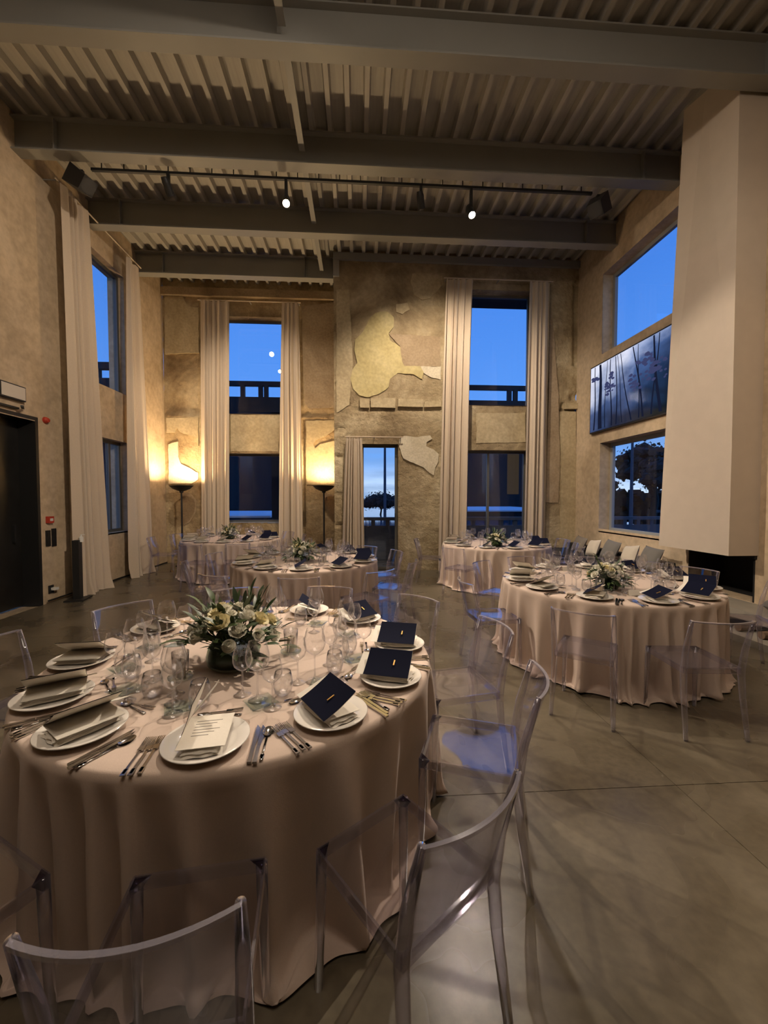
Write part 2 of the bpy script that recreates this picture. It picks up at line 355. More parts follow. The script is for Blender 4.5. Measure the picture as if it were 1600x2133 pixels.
# rough walls : relief carved in the mesh
def px_rect(ax, v, x0, y0, x1, y1):
    a = on(x0, y0, ax, v); b = on(x1, y1, ax, v); return (a.x, b.x, b.z, a.z)
S5 = lambda x, y: (680+x/2.963, 520+y/2.963)
S4 = lambda x, y: (330+x/3.555, 560+y/3.555)
def rects(S, v, L_):
    out = []
    for (x0, y0, x1, y1, dpt) in L_:
        p, q = S(x0, y0), S(x1, y1); out.append((*px_rect(1, v, p[0], p[1], q[0], q[1]), dpt))
    return out
SL_b = rects(S5, YB, [(60, 822, 130, 845, -.10), (66, 1100, 114, 1122, -.10), (62, 1266, 100, 1285, -.08), (60, 1500, 100, 1515, -.06), (60, 1688, 100, 1704, -.06),
                      (1450, 945, 1466, 1000, -.09), (1436, 984, 1560, 1000, -.08), (1505, 890, 1545, 930, -.07), (1480, 1520, 1530, 1565, -.04), (1528, 200, 1545, 720, -.06), (1470, 1000, 1560, 1040, .03),
                      (150, 300, 1400, 1900, 0), (60, 1130, 110, 1890, .03), (160, 980, 705, 1000, -.03)])
SL_a = rects(S4, YA, [(60, 640, 300, 1070, -.03), (80, 1040, 103, 1085, .03), (245, 1035, 275, 1095, -.07), (62, 1086, 300, 1104, .05), (1062, 1095, 1320, 1112, .04), (1085, 1050, 1120, 1095, -.05), (1255, 1070, 1275, 1110, -.04),
                      (1062, 1115, 1088, 1900, -.06), (1290, 200, 1310, 830, -.06), (80, 1830, 160, 1850, .04), (50, 130, 1310, 200, .02)])
def mkdisp(slots, seed):
    def f(u, z):
        d = noise.fractal(Vector((u*1.3, z*1.3, seed)), 1, 2, 5)*.016 + noise.fractal(Vector((u*6, z*6, seed)), 1, 2, 4)*.008
        for (a, b, c, e, dp) in slots:
            if dp and a-.02 < u < b+.02 and c-.02 < z < e+.02:
                k = min(1, max(0, (min(u-a, b-u)+.02)/.04))*min(1, max(0, (min(z-c, e-z)+.02)/.04)); d += dp*k
        return d
    return f
wa = wall_grid('wall_back_alcove', M_rough2, lin(XL, XJ, .04, [v for h in H_alc for v in h[:2]]), lin(-.012, ZT, .04, [v for h in H_alc for v in h[2:]]), H_alc,
               lambda u, z, d: (u, YA-d, z), disp=mkdisp(SL_a, 3.1), reveal=.32)
wb = wall_grid('wall_back', M_rough, lin(XJ, XR, .04, [v for h in H_back for v in h[:2]]), lin(-.012, ZT, .04, [v for h in H_back for v in h[2:]]), H_back,
               lambda u, z, d: (u, YB-d, z), disp=mkdisp(SL_b, 9.7), reveal=.32)
struct(MB().bb(XJ+.001, XJ+.33, YB+.02, YA+.3, -.01, ZT).build('wall_return', M_rough))
struct(MB().bb(XL-.3, XR+.3, YF-.3, YF, -.01, ZT).build('wall_front', M_side))
# plaster patches standing proud of the rough walls
def patch(S, v, pts, m, parent, th=.02, seed=0, jit=.016):
    P = [on(*S(*p), 1, v) for p in pts]; out = []
    for i in range(len(P)):
        a, b = P[i], P[(i+1) % len(P)]; n = max(1, int((b-a).length/.06))
        for k in range(n):
            q = a.lerp(b, k/n); nv = noise.noise_vector(Vector((q.x*9, q.z*9, seed)))*jit
            out.append((q.x+nv.x, q.z+nv.z))
    n = len(out); front = [Vector((x, v-th-.012, z)) for x, z in out]
    tris = tessellate_polygon([[Vector((x, z, 0)) for x, z in out]])
    mb = MB(); mb.add(front+[Vector((p.x, v+.01, p.z)) for p in front], [tuple(t) for t in tris]+[(i, (i+1) % n, (i+1) % n+n, i+n) for i in range(n)])
    return mb.build('plaster_patch', m, parent)
patch(S5, YB, [(330, 385), (375, 385), (412, 420), (415, 480), (385, 520), (390, 560), (455, 600), (465, 690), (480, 720), (580, 722), (600, 760), (590, 800), (540, 772), (440, 765), (390, 800), (385, 850), (330, 890), (260, 912), (200, 900), (165, 860), (148, 800), (165, 740), (188, 700), (170, 620), (180, 560), (230, 500), (265, 430), (300, 395)], M_pyel, wb, .014, 1)['label'] = 'smooth yellowish plaster patch high on the wall'
patch(S5, YB, [(480, 1150), (560, 1158), (640, 1148), (652, 1170), (615, 1190), (617, 1215), (660, 1235), (692, 1262), (690, 1310), (670, 1340), (662, 1395), (622, 1370), (600, 1345), (520, 1310), (475, 1290), (450, 1220), (450, 1170)], M_ppale, wb, .02, 2)['label'] = 'pale smooth plaster patch beside the glazed door'
patch(S5, YB, [(530, 150), (600, 130), (680, 180), (710, 230), (640, 300), (590, 310), (540, 280), (520, 200)], M_pmid, wb, .006, 3)
patch(S5, YB, [(430, 340), (500, 330), (515, 370), (470, 400), (430, 385)], M_pmid, wb, .005, 3.5)
patch(S5, YB, [(62, 250), (140, 250), (155, 560), (165, 700), (140, 960), (62, 1010)], M_pmid, wb, .010, 4)
patch(S5, YB, [(385, 520), (700, 540), (705, 725), (480, 722), (462, 690), (455, 600)], M_pbrown, wb, .006, 5)
patch(S5, YB, [(1445, 1000), (1535, 1000), (1545, 1890), (1440, 1890), (1448, 1300)], M_pmid, wb, .018, 6)
patch(S5, YB, [(1380, 330), (1400, 500), (1430, 900), (1440, 1300), (1430, 1560), (1345, 1560), (1370, 900), (1372, 400)], M_pbrown, wb, .006, 6.5)
patch(S5, YB, [(925, 1010), (1225, 1010), (1228, 1190), (925, 1195)], M_pmid, wb, .006, 7)
patch(S5, YB, [(580, 722), (705, 725), (705, 805), (650, 790), (600, 765)], M_ppale, wb, .008, 8)
patch(S4, YA, [(50, 205), (185, 208), (210, 260), (245, 285), (300, 292), (302, 627), (52, 632)], M_pmid, wa, .022, 9)['label'] = 'square of smooth plaster left at the alcove top'
patch(S4, YA, [(65, 1104), (300, 1104), (300, 1310), (285, 1255), (250, 1238), (170, 1212), (140, 1180), (128, 1215), (65, 1218)], M_pmid, wa, .03, 10)
patch(S4, YA, [(75, 1300), (145, 1280), (150, 1390), (170, 1445), (235, 1475), (300, 1512), (300, 1560), (250, 1590), (80, 1590)], M_ppale, wa, .02, 11)
patch(S4, YA, [(1062, 280), (1300, 250), (1305, 640), (1320, 1030), (1120, 1040), (1085, 1000), (1070, 600)], M_pbrown, wa, .012, 12)
patch(S4, YA, [(1095, 1125), (1318, 1125), (1318, 1185), (1230, 1245), (1165, 1270), (1150, 1300), (1160, 1330), (1200, 1300), (1318, 1270), (1318, 1600), (1095, 1600)], M_pmid, wa, .016, 13)
patch(S4, YA, [(180, 1650), (240, 1660), (285, 1720), (280, 1800), (230, 1880), (185, 1900)], M_pbrown, wa, .008, 14)
patch(S4, YA, [(1235, 1660), (1300, 1680), (1310, 1850), (1260, 1800), (1235, 1740)], M_pbrown, wa, .008, 15)
patch(S4, YA, [(520, 1082), (905, 1082), (890, 1352), (525, 1352)], M_pmid, wa, .005, 16)
# row of exposed blocks under the yellow patch
for (x0, y0, x1, y1) in ((208, 920, 264, 976), (276, 918, 426, 977), (440, 922, 592, 975), (604, 940, 706, 974), (1468, 948, 1548, 984)):
    a, b, c, d = px_rect(1, YB, *S5(x0, y0), *S5(x1, y1)); mb = MB(); q = lambda: rnd.uniform(-.012, .012)
    vs = [(a+q(), YB-.055, c+q()), (b+q(), YB-.06, c+q()), (b+q(), YB-.055, d+q()), (a+q(), YB-.05, d+q()), (a, YB+.03, c), (b, YB+.03, c), (b, YB+.03, d), (a, YB+.03, d)]
    mb.add(vs, [(0, 1, 2, 3), (4, 7, 6, 5), (0, 4, 5, 1), (1, 5, 6, 2), (2, 6, 7, 3), (3, 7, 4, 0)]); mb.build('stone_block', M_pmid, wb)

# ceiling deck (trapezoid ribs running away from the camera)
mb = MB(); pitch = .255; x = XL-.25; prof = []
while x < XR+.25:
    prof += [(x, ZP), (x+.155, ZP), (x+.175, ZD), (x+.235, ZD)]; x += pitch
npf = len(prof)
mb.add([(px, y, pz) for y in (YF-.2, YB+.0) for px, pz in prof if True], [(i, i+1, npf+i+1, npf+i) for i in range(npf-1)])
pf2 = [p for p in prof if p[0] < XJ+.35]; n2 = len(pf2)
mb.add([(px, y, pz) for y in (YB, YA+.3) for px, pz in pf2], [(i, i+1, n2+i+1, n2+i) for i in range(n2-1)])
mb.bb(XL-.3, XR+.3, YF-.3, YA+.35, 6.93, 7.0)
ceil = struct(mb.build('ceiling', M_deck))
struct(MB().bb(XJ, XR, YB-.07, YB, 6.62, ZD).build('trim_1', M_steel))
struct(MB().bb(XL, XJ, YA-.10, YA, 6.42, 6.60).build('trim_2', M_pbrown))
struct(MB().bb(XJ-.005, XJ+.12, YB-.04, YA-.1, 6.28, ZD).build('trim_3', M_deck))

# ------------------------------------------------------------------ steel beams
def beam(y, x0, x1, label, stiff):
    t = thing('roof_beam', label, 'beam', ((x0+x1)/2, y, 6.31), 0, 'steel roof beams')
    cx = (x0+x1)/2; a, b = x0-cx, x1-cx
    MB().bb(a, b, .075, .095, .018, .43).build('web', M_steel, t)
    MB().bb(a, b, 0, .185, 0, .018).build('flange', M_steel, t)
    MB().bb(a, b, 0, .185, .43, .448).build('flange', M_steel, t)
    for s in stiff: MB().bb(s-cx-.008, s-cx+.008, .004, .075, .018, .43).build('stiffener', M_steel, t)
    for s in stiff:
        e = 1 if s > cx else -1
        m = MB()
        for k in range(5): m.box((s-cx+e*.05, .07, .08+k*.07), (.022, .016, .022))
        m.build('bolts', M_steel, t)
    return t
beam(4.45, XL, XR, 'grey steel roof beam across the top of the picture, nearest', [4.62])
beam(5.975, XL, XR, 'grey steel roof beam just in front of the spotlight track', [-4.13, 4.25])
beam(7.50, XL, XR, 'grey steel roof beam lit by the spots, behind the track', [-4.12, 4.25])
beam(9.01, XL, XJ-.02, 'short grey steel roof beam in the back left alcove', [-4.1, -1.15])
for (y0, y1, lab) in ((-.9, 4.45, 'narrow steel purlin running overhead to the nearest beam'), (4.635, 5.975, 'narrow steel purlin between the nearest beam and the second beam'), (6.16, 7.50, 'narrow steel purlin crossing behind the lit spotlight'), (7.685, 9.01, 'narrow steel purlin between the third beam and the alcove beam')):
    t = thing('purlin', lab, 'beam', (-.78, (y0+y1)/2, 6.46), 0, 'purlins between the roof beams'); h = (y1-y0)/2-.004
    MB().bb(-.004, .004, -h, h, .012, .29).build('web', M_steel, t); MB().bb(-.04, .04, -h, h, 0, .012).build('flange', M_steel, t)

# ------------------------------------------------------------------ track and spotlights
t = thing('lighting_track', 'long black track carrying the spotlights under the second beam', 'light track', (-.1, HEAD_Y, 6.285))
MB().bb(-3.72, 3.72, -.02, .02, 0, .035).build('rail', M_black, t)
rod0 = MB().bb(-.006, .006, -.006, .006, .035, .47).mesh('hanger_rod', M_black)
for k in range(24): put('hanger_rod', rod0, t, (-3.58+k*.31, 0, 0))
HL = ['large black spotlight head at the left end of the track', 'small black spotlight second from the left on the track', 'brightly glowing spotlight left of the middle of the track', 'small black spotlight right of the middle of the track', 'smaller glowing spotlight on the right half of the track', 'large black spotlight head at the right end of the track']
for (hx, hz, tg, en, cone, kind), lab in zip(HEADS, HL):
    t = thing('spotlight', lab, 'spotlight', (hx, HEAD_Y, hz), 0, 'track spotlights')
    d = (Vector(tg)-Vector((hx, HEAD_Y, hz))).normalized(); q = d.to_track_quat('Z', 'Y').to_euler()
    L_, r0 = (.30, .12) if kind == 'big' else (.20, .055)
    if kind == 'big':
        b = MB().box((0, 0, -.02), (.26, .26, .30), taper=.8)
    else:
        b = MB().lathe([(.001, -.14), (r0*.8, -.14), (r0, -.08), (r0, .08), (r0*.93, .08), (r0*.85, .05)], 20)
    b.build('body', M_black, t, rz=tuple(q))
    ln = MB().lathe([(.001, 0), (r0*.85, 0)], 20).build('lens', M_bulb if hx in (-1.06, 1.72) else (M_lensdk if kind == 'big' else M_bulbdim), t, rz=tuple(q)); ln.location = d*(.132 if kind == 'big' else .056)
    MB().bb(-.02, .02, -.02, .02, .05 if kind != 'big' else .1, 6.285-hz).build('bracket', M_black, t)
    src = Vector((hx, HEAD_Y, hz))+d*(.17 if kind == 'big' else .10)
    lamp('spot_lamp', 'SPOT', src, en*EN, NEUT, tg, spot_size=R_(cone), spot_blend=(.3 if kind == 'big' and hx < 0 else .75), shadow_soft_size=.05)

# ------------------------------------------------------------------ windows and doors
def window(name, axis, v, u0, u1, z0, z1, m, mull=(), th=.05, dep=.06, out=1, frame_l=.05):
    """frame with pane set in a wall hole; axis 1: wall at y=v, axis 0: wall at x=v"""
    def bx(mb, a, b, c, d, t0=0, t1=dep):
        return mb.bb(a, b, v+t0*out, v+t1*out, c, d) if axis == 1 else mb.bb(v+t0*out, v+t1*out, a, b, c, d)
    fr = struct(MB().build(name, m)); 
    mb = MB(); bx(mb, u0, u1, z0, z0+th); bx(mb, u0, u1, z1-th, z1); bx(mb, u0, u0+th, z0+th, z1-th); bx(mb, u1-th, u1, z0+th, z1-th); mb.build('window_frame', m, fr)
    es = [u0+th]+[x for x in mull for x in (x-th/2, x+th/2)]+[u1-th]
    for x in mull: bx(MB(), x-th/2, x+th/2, z0+th, z1-th).build('mullion', m, fr)
    for k in range(0, len(es), 2): bx(MB(), es[k], es[k+1], z0+th, z1-th, dep*.4, dep*.4+.008).build('pane', M_pane, fr)
    return fr
window('window_1', 0, XL-.13, 7.25, 8.66, 3.66, 6.0, M_bronze, out=-1, th=.06)
window('window_2', 0, XL-.13, 7.25, 8.62, .92, 2.70, M_bronze, out=-1, th=.06, mull=(8.25,))
window('window_3', 1, YA+.22, -3.35, -1.68, 3.64, 5.98, M_bronze)
window('window_4', 1, YA+.22, -3.35, -1.78, .98, 2.68, M_bronze)
window('window_5', 1, YB+.22, 2.36, 3.85, 3.62, 6.10, M_bronze)
window('window_6', 1, YB+.22, 2.30, 3.80, .55, 2.64, M_bronze, mull=(2.93,))
window('window_7', 0, XR+.22, 4.95, 7.98, 4.45, 6.02, M_gfr, th=.07)
window('window_8', 0, XR+.22, 5.55, 7.96, .92, 2.69, M_gfr, th=.07)
d1 = window('door_1', 1, YB+.16, .06, .86, 0.0, 2.755, M_bronze, th=.055)
MB().bb(.80, .815, YB+.10, YB+.16, .95, 1.25).build('door_handle', M_black, d1)
# sills
for nm, a in (('window_sill', (XR-.0, XR+.22, 5.55, 7.96, .90, .925)), ('window_sill', (-3.35, -1.78, YA+.0, YA+.22, .955, .985)), ('window_sill', (XL-.26, XL+.0, 7.25, 8.62, .895, .925))):
    s_ = struct(MB().bb(*a).build('trim_4', M_gfr))
# dark double door, left wall
d2 = struct(MB().build('door_2', M_black))
MB().bb(XL-.30, XL-.24, 5.0, 6.26, .01, 2.72).build('door_leaf', M_door, d2)
f_ = MB().bb(XL-.34, XL+.004, 6.26, 6.312, 0, 2.762); f_.bb(XL-.34, XL+.004, 5.0, 6.26, 2.712, 2.762); f_.build('door_frame', M_black, d2)
MB().bb(XL-.24, XL-.20, 6.10, 6.13, .95, 1.2).build('door_handle', M_black, d2)
t = MB().bb(XL, XL+.05, 5.55, 5.93, 2.80, 2.825); t.box((XL+.09, 5.93, 2.83), (.03, .20, .02), rz=.6); tag(t.build('door_closer', M_black), 'thin black door closer arm above the dark door', 'door closer')

# ------------------------------------------------------------------ chimney hood and fireplace
N0, F0, J = (4.466, 4.645, .887), (4.43, 5.75, .887), (4.466, 4.645, 2.2)
N1, L1, F1 = (4.466, 4.68, ZD), (4.42, 5.11, ZD), (4.35, 5.37, ZD)
W0, W1, V0, V1 = (XR, 4.645, .887), (XR, 4.68, ZD), (XR, 5.75, .887), (XR, 5.37, ZD)
Jw = (XR, 4.645, 2.2)
hd = MB(); hd.add([N0, F0, J, N1, L1, F1, W0, W1, V0, V1, Jw], [(1, 0, 2), (1, 2, 4), (1, 4, 5), (2, 3, 4), (0, 6, 10, 2), (2, 10, 7, 3), (8, 1, 5, 9), (0, 1, 8, 6), (3, 7, 9, 5, 4)])
tag(hd.build('chimney_hood', M_white), 'tall cream faceted fireplace hood hanging on the right wall', 'chimney hood')
fb = MB(); fb.bb(XR+.55, XR+.6, 4.6, 5.75, .25, 1.0); fb.bb(XR+.29, XR+.6, 4.6, 4.68, .25, 1.0); fb.bb(XR+.29, XR+.6, 5.69, 5.75, .25, 1.0); fb.bb(XR+.29, XR+.6, 4.6, 5.75, .25, .30); fb.bb(XR+.29, XR+.6, 4.6, 5.75, .97, 1.02)
fp = tag(fb.build('firebox', M_fire), 'soot black open firebox under the cream hood', 'fireplace')
MB().bb(XR-.004, XR+.30, 4.681, 4.70, .301, .97).build('side_lining', M_fire, fp); MB().bb(XR-.004, XR+.30, 5.67, 5.689, .301, .97).build('side_lining', M_fire, fp)
MB().bb(XR-.03, XR+.02, 4.66, 5.72, .84, .965).build('smoke_lip', M_fire, fp)
hs = thing('hearth_bench', 'low grey concrete hearth bench with firewood gaps beneath the hood', 'hearth', (4.6, 4.4, 0))
MB().bb(-.2, .245, -1.4, 1.42, .19, .295).build('top_slab', M_hearth, hs)
MB().bb(-.42, .245, -1.4, 1.42, 0, .075).build('base_slab', M_hearth, hs)
for y in (-1.38, -.35, .5, 1.38): MB().bb(-.14, .245, y-.03, y+.03, .075, .19).build('support', M_fire, hs)
for k in range(9):
    y = -1.1+k*.29; o = MB().tube([(4.30, 3.25+k*.27, .12), (4.8, 3.27+k*.27, .12)], .043, 9).build('firewood_log', M_log)
    if abs(y) < 9: tag(o, 'short split log stored in the gap under the hearth bench', 'log', 'logs under the hearth bench')
def cushion_mesh(w_, h_, d_, name, m):
    def fn(u, v):
        a = 2*u-1; b = 2*v-1; k = (1-abs(a)**3)*(1-abs(b)**3)
        pinch = 1-.07*(1-abs(a)**2)*abs(b)**4-.0; p2 = 1-.07*(1-abs(b)**2)*abs(a)**4
        return (a*w_/2*p2, -d_/2*k**.6 - noise.noise(Vector((a*2, b*2, w_*9)))*.008*k, b*h_/2*pinch)
    mb = MB().grid(fn, 14, 14); 
    mb.grid(lambda u, v: (fn(u, v)[0], -fn(u, v)[1], fn(u, v)[2]), 14, 14)
    return mb.mesh(name, m, 'all')
tag(put('cushion', cushion_mesh(.5, .3, .2, 'cushion', M_cush[2]), None, (4.68, 4.10, .40), (R_(75), 0, 1.3)), 'dark grey cushion lying on the hearth bench at the frame edge', 'cushion', 'loose cushions')

# ------------------------------------------------------------------ sofa bench with cushions
so = thing('sofa', 'low charcoal bench sofa along the right wall under the window', 'sofa', (4.3, 7.25, 0))
MB().bb(-.35, .5, -1.38, 1.58, .04, .30).build('base', M_sofa, so)
for k in range(3):
    MB().bb(-.38, .34, -1.37+k*.985, -1.37+k*.985+.975, .302, .48).build('seat_cushion', M_sofa, so)
MB().bb(.36, .5, -1.38, 1.58, .30, .60).build('backrest', M_sofa, so)
for (y, mi, lab, wd, tl) in ((8.05, 0, 'taupe cushion at the far end of the charcoal sofa', .46, .1), (7.55, 1, 'cream cushion next to the taupe one at the sofa far end', .44, -.12), (7.02, 2, 'grey brown cushion in the middle of the sofa row', .50, .08), (6.50, 1, 'cream cushion second from the chimney hood on the sofa', .46, -.15), (6.02, 2, 'grey cushion nearest the chimney hood on the sofa', .50, .06)):
    me = cushion_mesh(wd, wd*.92, .17, 'cushion', M_cush[mi])
    tag(put('cushion', me, None, (4.50, y, .485+wd*.34), (R_(-24), tl, -PI/2), .80), lab, 'cushion', 'cushions on the bench sofa')
tag(MB().lathe([(.001, 0), (.17, 0), (.17, .02), (.025, .03), (.025, .40), (.20, .41), (.20, .43), (.001, .43)], 24).build('side_table', M_black, loc=(3.62, 8.35, 0)), 'small black side table at the far end of the sofa', 'side table')

# ------------------------------------------------------------------ television
def scr_mat():
    m, nt, N, L = mat('screen_picture'); tc = N('ShaderNodeTexCoord'); sp = N('ShaderNodeSeparateXYZ'); L(tc.outputs['Generated'], sp.inputs[0])
    n = N('ShaderNodeTexNoise'); n.inputs['Scale'].default_value = 3.2; n.inputs['Detail'].default_value = 7; L(tc.outputs['Generated'], n.inputs['Vector'])
    a = N('ShaderNodeMath'); a.operation = 'MULTIPLY_ADD'; L(sp.outputs['Z'], a.inputs[0]); a.inputs[1].default_value = .95
    L(n.outputs['Fac'], a.inputs[2])
    b = N('ShaderNodeMath'); b.operation = 'MULTIPLY_ADD'; L(sp.outputs['Y'], b.inputs[0]); b.inputs[1].default_value = .75; L(a.outputs[0], b.inputs[2])
    r = N('ShaderNodeValToRGB'); L(b.outputs[0], r.inputs[0]); mr = N('ShaderNodeMapRange'); L(b.outputs[0], mr.inputs['Value']); mr.inputs['From Min'].default_value = .55; mr.inputs['From Max'].default_value = 2.1; L(mr.outputs[0], r.inputs[0])
    e = r.color_ramp.elements; e[0].position = .08; e[0].color = (.004, .007, .010, 1); e[1].position = .92; e[1].color = (.58, .60, .72, 1)
    for p, c in ((.3, (.008, .014, .035)), (.55, (.04, .07, .17)), (.72, (.22, .27, .42))): k = e.new(p); k.color = (*c, 1)
    em = N('ShaderNodeEmission'); L(r.outputs[0], em.inputs[0]); em.inputs[1].default_value = .95
    gl = N('ShaderNodeBsdfGlossy'); gl.inputs['Roughness'].default_value = .1; fr = N('ShaderNodeFresnel'); mx = N('ShaderNodeMixShader'); L(fr.outputs[0], mx.inputs[0]); L(em.outputs[0], mx.inputs[1]); L(gl.outputs[0], mx.inputs[2])
    o = N('ShaderNodeOutputMaterial'); L(mx.outputs[0], o.inputs[0]); return m
tv = thing('television', 'large wall television showing a misty blue pine forest', 'television', (XR-.04, 7.05, 3.58))
MB().bb(-.025, .04, -1.18, 1.18, -.675, .675).build('case', M_black, tv)
MB().bb(-.030, -.026, -1.155, 1.155, -.65, .65).build('screen', scr_mat(), tv)
M_trunk = emit('picture_trunk', (.006, .008, .02), 1); M_tw = emit('picture_crown', (.03, .035, .09), 1)
mb = MB()
for (y0, y1, w_) in ((1.02, .99, .02), (.80, .84, .055), (.66, .62, .012), (.46, .50, .018), (.30, .33, .016), (.12, .30, .010), (-.1, .22, .014), (-.30, -.28, .012), (-.42, -.15, .02), (-.62, -.75, .016), (-.8, -.62, .03)):
    K = [(y0+(y1-y0)*s+.02*math.sin(s*5+y0*9), -.62+1.26*s, w_*(1.2-.6*s)) for s in [i/8 for i in range(9)]]
    vs = [(-.0305, a-w, z) for a, z, w in K]+[(-.0305, a+w, z) for a, z, w in K]; mb.add(vs, [(i, i+1, i+10, i+9) for i in range(8)])
mb.build('picture_trunks', M_trunk, tv)
for (cy, cz, r, n) in ((1.0, .40, .12, 10), (.52, .12, .17, 22), (.45, .33, .10, 10), (-.45, .30, .28, 26), (-.75, .1, .30, 26), (-.2, .02, .22, 16)):
    mb = MB()
    for k in range(n):
        a = rnd.uniform(0, 2*PI); q = rnd.uniform(0, r); y, z = cy+q*math.cos(a), cz+q*math.sin(a)*.8; s = rnd.uniform(.02, .05)
        mb.poly([(-.0308, y+s*1.6*math.cos(b)*rnd.uniform(.6, 1.1), z+s*.7*math.sin(b)) for b in [i*PI/3.5 for i in range(7)]])
    mb.build('picture_branches', M_tw, tv)

# ------------------------------------------------------------------ curtains
def curtain(label, axis, off, top, bot, zt, n, seed, zb=.005, out=-1, amp=.055):
    """hanging pleated sheet. axis 1: runs along x at y=off ; axis 0: along y at x=off"""
    r = random.Random(seed); ph = [r.uniform(-.35, .35) for _ in range(n*2+3)]; wob = r.uniform(0, 6)
    def fn(u, v):
        t = v; a = top[0]+(top[1]-top[0])*u; b = bot[0]+(bot[1]-bot[0])*u
        s = a+(b-a)*(t**.8)
        k = (u+.030*math.sin(u*9+wob)+.02*math.sin(u*17+seed))*n; i = int(max(0, min(k, n-1))); p = 2*PI*(k+ph[i]*math.sin(PI*(k-i))**2*.7)
        am = amp*(.6+.75*t)*(.8+.9*ph[i+1]); sn_ = math.sin(p); sn_ = math.copysign(abs(sn_)**.7, sn_)
        d = sn_*am + .35*am*math.sin(2.3*p+wob) + .03*math.sin(u*3+wob+t*2)*t
        s += .012*math.cos(p*1.5+wob)*t
        z = zt+(zb-zt)*t
        if t > .965: d += (t-.965)*1.6*(.5+.5*math.sin(u*21+seed))
        return (s, off+out*d, z) if axis == 1 else (off+out*d, s, z)
    c = thing('curtain', label, 'curtain', (0, 0, 0), 0, 'floor length linen curtains')
    MB().grid(fn, n*14, 34).build('drape', M_curt, c, 'all')
    h = MB().grid(lambda u, v: (lambda q: (q[0], q[1]+(out*.003 if axis == 1 else 0), zt+.012-.06*v) if axis == 1 else (q[0]+out*.003, q[1], zt+.012-.06*v))(fn(u, 0)), n*8, 2)
    h.build('heading_tape', M_curt, c, 'all')
    return c
curtain('beige curtain on the left wall nearest the dark door', 0, XL+.20, (6.57, 7.24), (6.66, 7.52), 6.30, 4, 1, out=1, amp=.085)
curtain('beige curtain on the left wall beside the corner', 0, XL+.20, (8.36, 8.80), (8.26, 9.10), 6.25, 3, 2, out=1, amp=.075)
curtain('beige curtain left of the alcove window', 1, YA-.16, (-3.72, -3.06), (-3.78, -3.14), 6.25, 5, 3, amp=.065)
curtain('beige curtain right of the alcove window', 1, YA-.16, (-1.82, -1.43), (-1.95, -1.36), 6.25, 4, 4, amp=.06)
curtain('short beige curtain left of the glazed door', 1, YB-.14, (-.26, .08), (-.36, .14), 2.85, 6, 5, amp=.045)
curtain('wide beige curtain left of the tall back window', 1, YB-.16, (1.87, 2.45), (1.73, 2.32), 6.22, 5, 6, amp=.065)
curtain('beige curtain right of the tall back window', 1, YB-.16, (3.68, 4.13), (3.58, 4.10), 6.22, 4, 7, amp=.06)
def rod(label, axis, off, a, b, z, wall):
    t = thing('curtain_rod', label, 'curtain rod', (0, 0, 0), 0, 'curtain rods')
    P = (lambda s, o=off: (s, o, z)) if axis == 1 else (lambda s, o=off: (o, s, z))
    MB().tube([P(a), P(b)], .012, 10).build('rod', M_curt, t)
    for s in (a+.05, (a+b)/2, b-.05): MB().tube([P(s), P(s, wall)], .009, 8).build('bracket', M_gfr, t)
rod('thin rail above the left wall curtains', 0, XL+.20, 6.5, 8.9, 6.33, XL)
rod('thin rail above the alcove window curtains', 1, YA-.16, -3.80, -1.38, 6.28, YA)
rod('short rail above the glazed door curtain', 1, YB-.14, -.28, .96, 2.885, YB)
rod('thin rail above the tall back window curtains', 1, YB-.16, 1.82, 4.2, 6.25, YB)

# ------------------------------------------------------------------ floor lamps
def torchiere(x, label):
    t = thing('floor_lamp', label, 'floor lamp', (x, 9.75, 0), 0, 'black uplighter floor lamps')
    MB().lathe([(.001, 0), (.15, 0), (.15, .018), (.03, .03)], 32).build('base', M_black, t, True)
    MB().lathe([(.02, .02), (.02, 1.74)], 16).build('pole', M_black, t, True)
    MB().lathe([(.02, 1.70), (.045, 1.72), (.045, 1.745), (.10, 1.76), (.19, 1.80), (.265, 1.875), (.262, 1.878), (.18, 1.81), (.09, 1.775), (.001, 1.77)], 40).build('bowl', M_black, t, True)
    MB().lathe([(.001, 1.79), (.05, 1.79), (.05, 1.83), (.001, 1.84)], 16).build('bulb', M_tl, t)
    lamp('uplight', 'SPOT', (x, 9.72, 1.86), 165, TUNG, (x, 9.75, 5), spot_size=R_(168), spot_blend=.5, shadow_soft_size=.12)
torchiere(-4.10, 'black uplighter floor lamp in the left corner of the alcove')
torchiere(-.82, 'black uplighter floor lamp right of the alcove window')

# ------------------------------------------------------------------ left wall fittings
t = thing('exit_lightbox', 'pale rectangular sign lightbox above the dark door', 'sign', (XL+.03, 5.83, 3.02))
MB().bb(-.03, .03, -.205, .205, -.10, .10).build('frame', M_black, t); MB().bb(.031, .036, -.19, .19, -.085, .085).build('diffuser', M_lightbox, t)
o = MB().lathe([(.001, .06), (.03, .055), (.045, .03), (.05, 0)], 20).build('alarm_beacon', M_red, loc=(XL, 6.45, 2.75), rz=(0, PI/2, 0)); tag(o, 'round red alarm beacon on the wall right of the dark door', 'alarm')
t = thing('fire_call_point', 'square red fire call point beside the dark door', 'alarm', (XL, 6.46, 1.26))
MB().bb(0, .05, -.05, .05, -.05, .05).build('box', M_red, t); MB().bb(.05, .053, -.03, .03, -.02, .02).build('label_plate', M_wht, t)
for y, z0, z1, lab in ((6.44, .86, 1.10, 'left black switch plate below the fire call point'), (6.56, .845, 1.12, 'right black switch plate nearer the curtain')):
    t = thing('light_switch', lab, 'switch', (XL, y, (z0+z1)/2), 0, 'switch plates'); h = (z1-z0)/2
    MB().bb(0, .012, -.045, .045, -h, h).build('plate', M_black, t)
    for k in (-.5, .5): MB().bb(.0125, .018, -.03, .03, k*h-.03, k*h+.03).build('rocker', M_black, t)
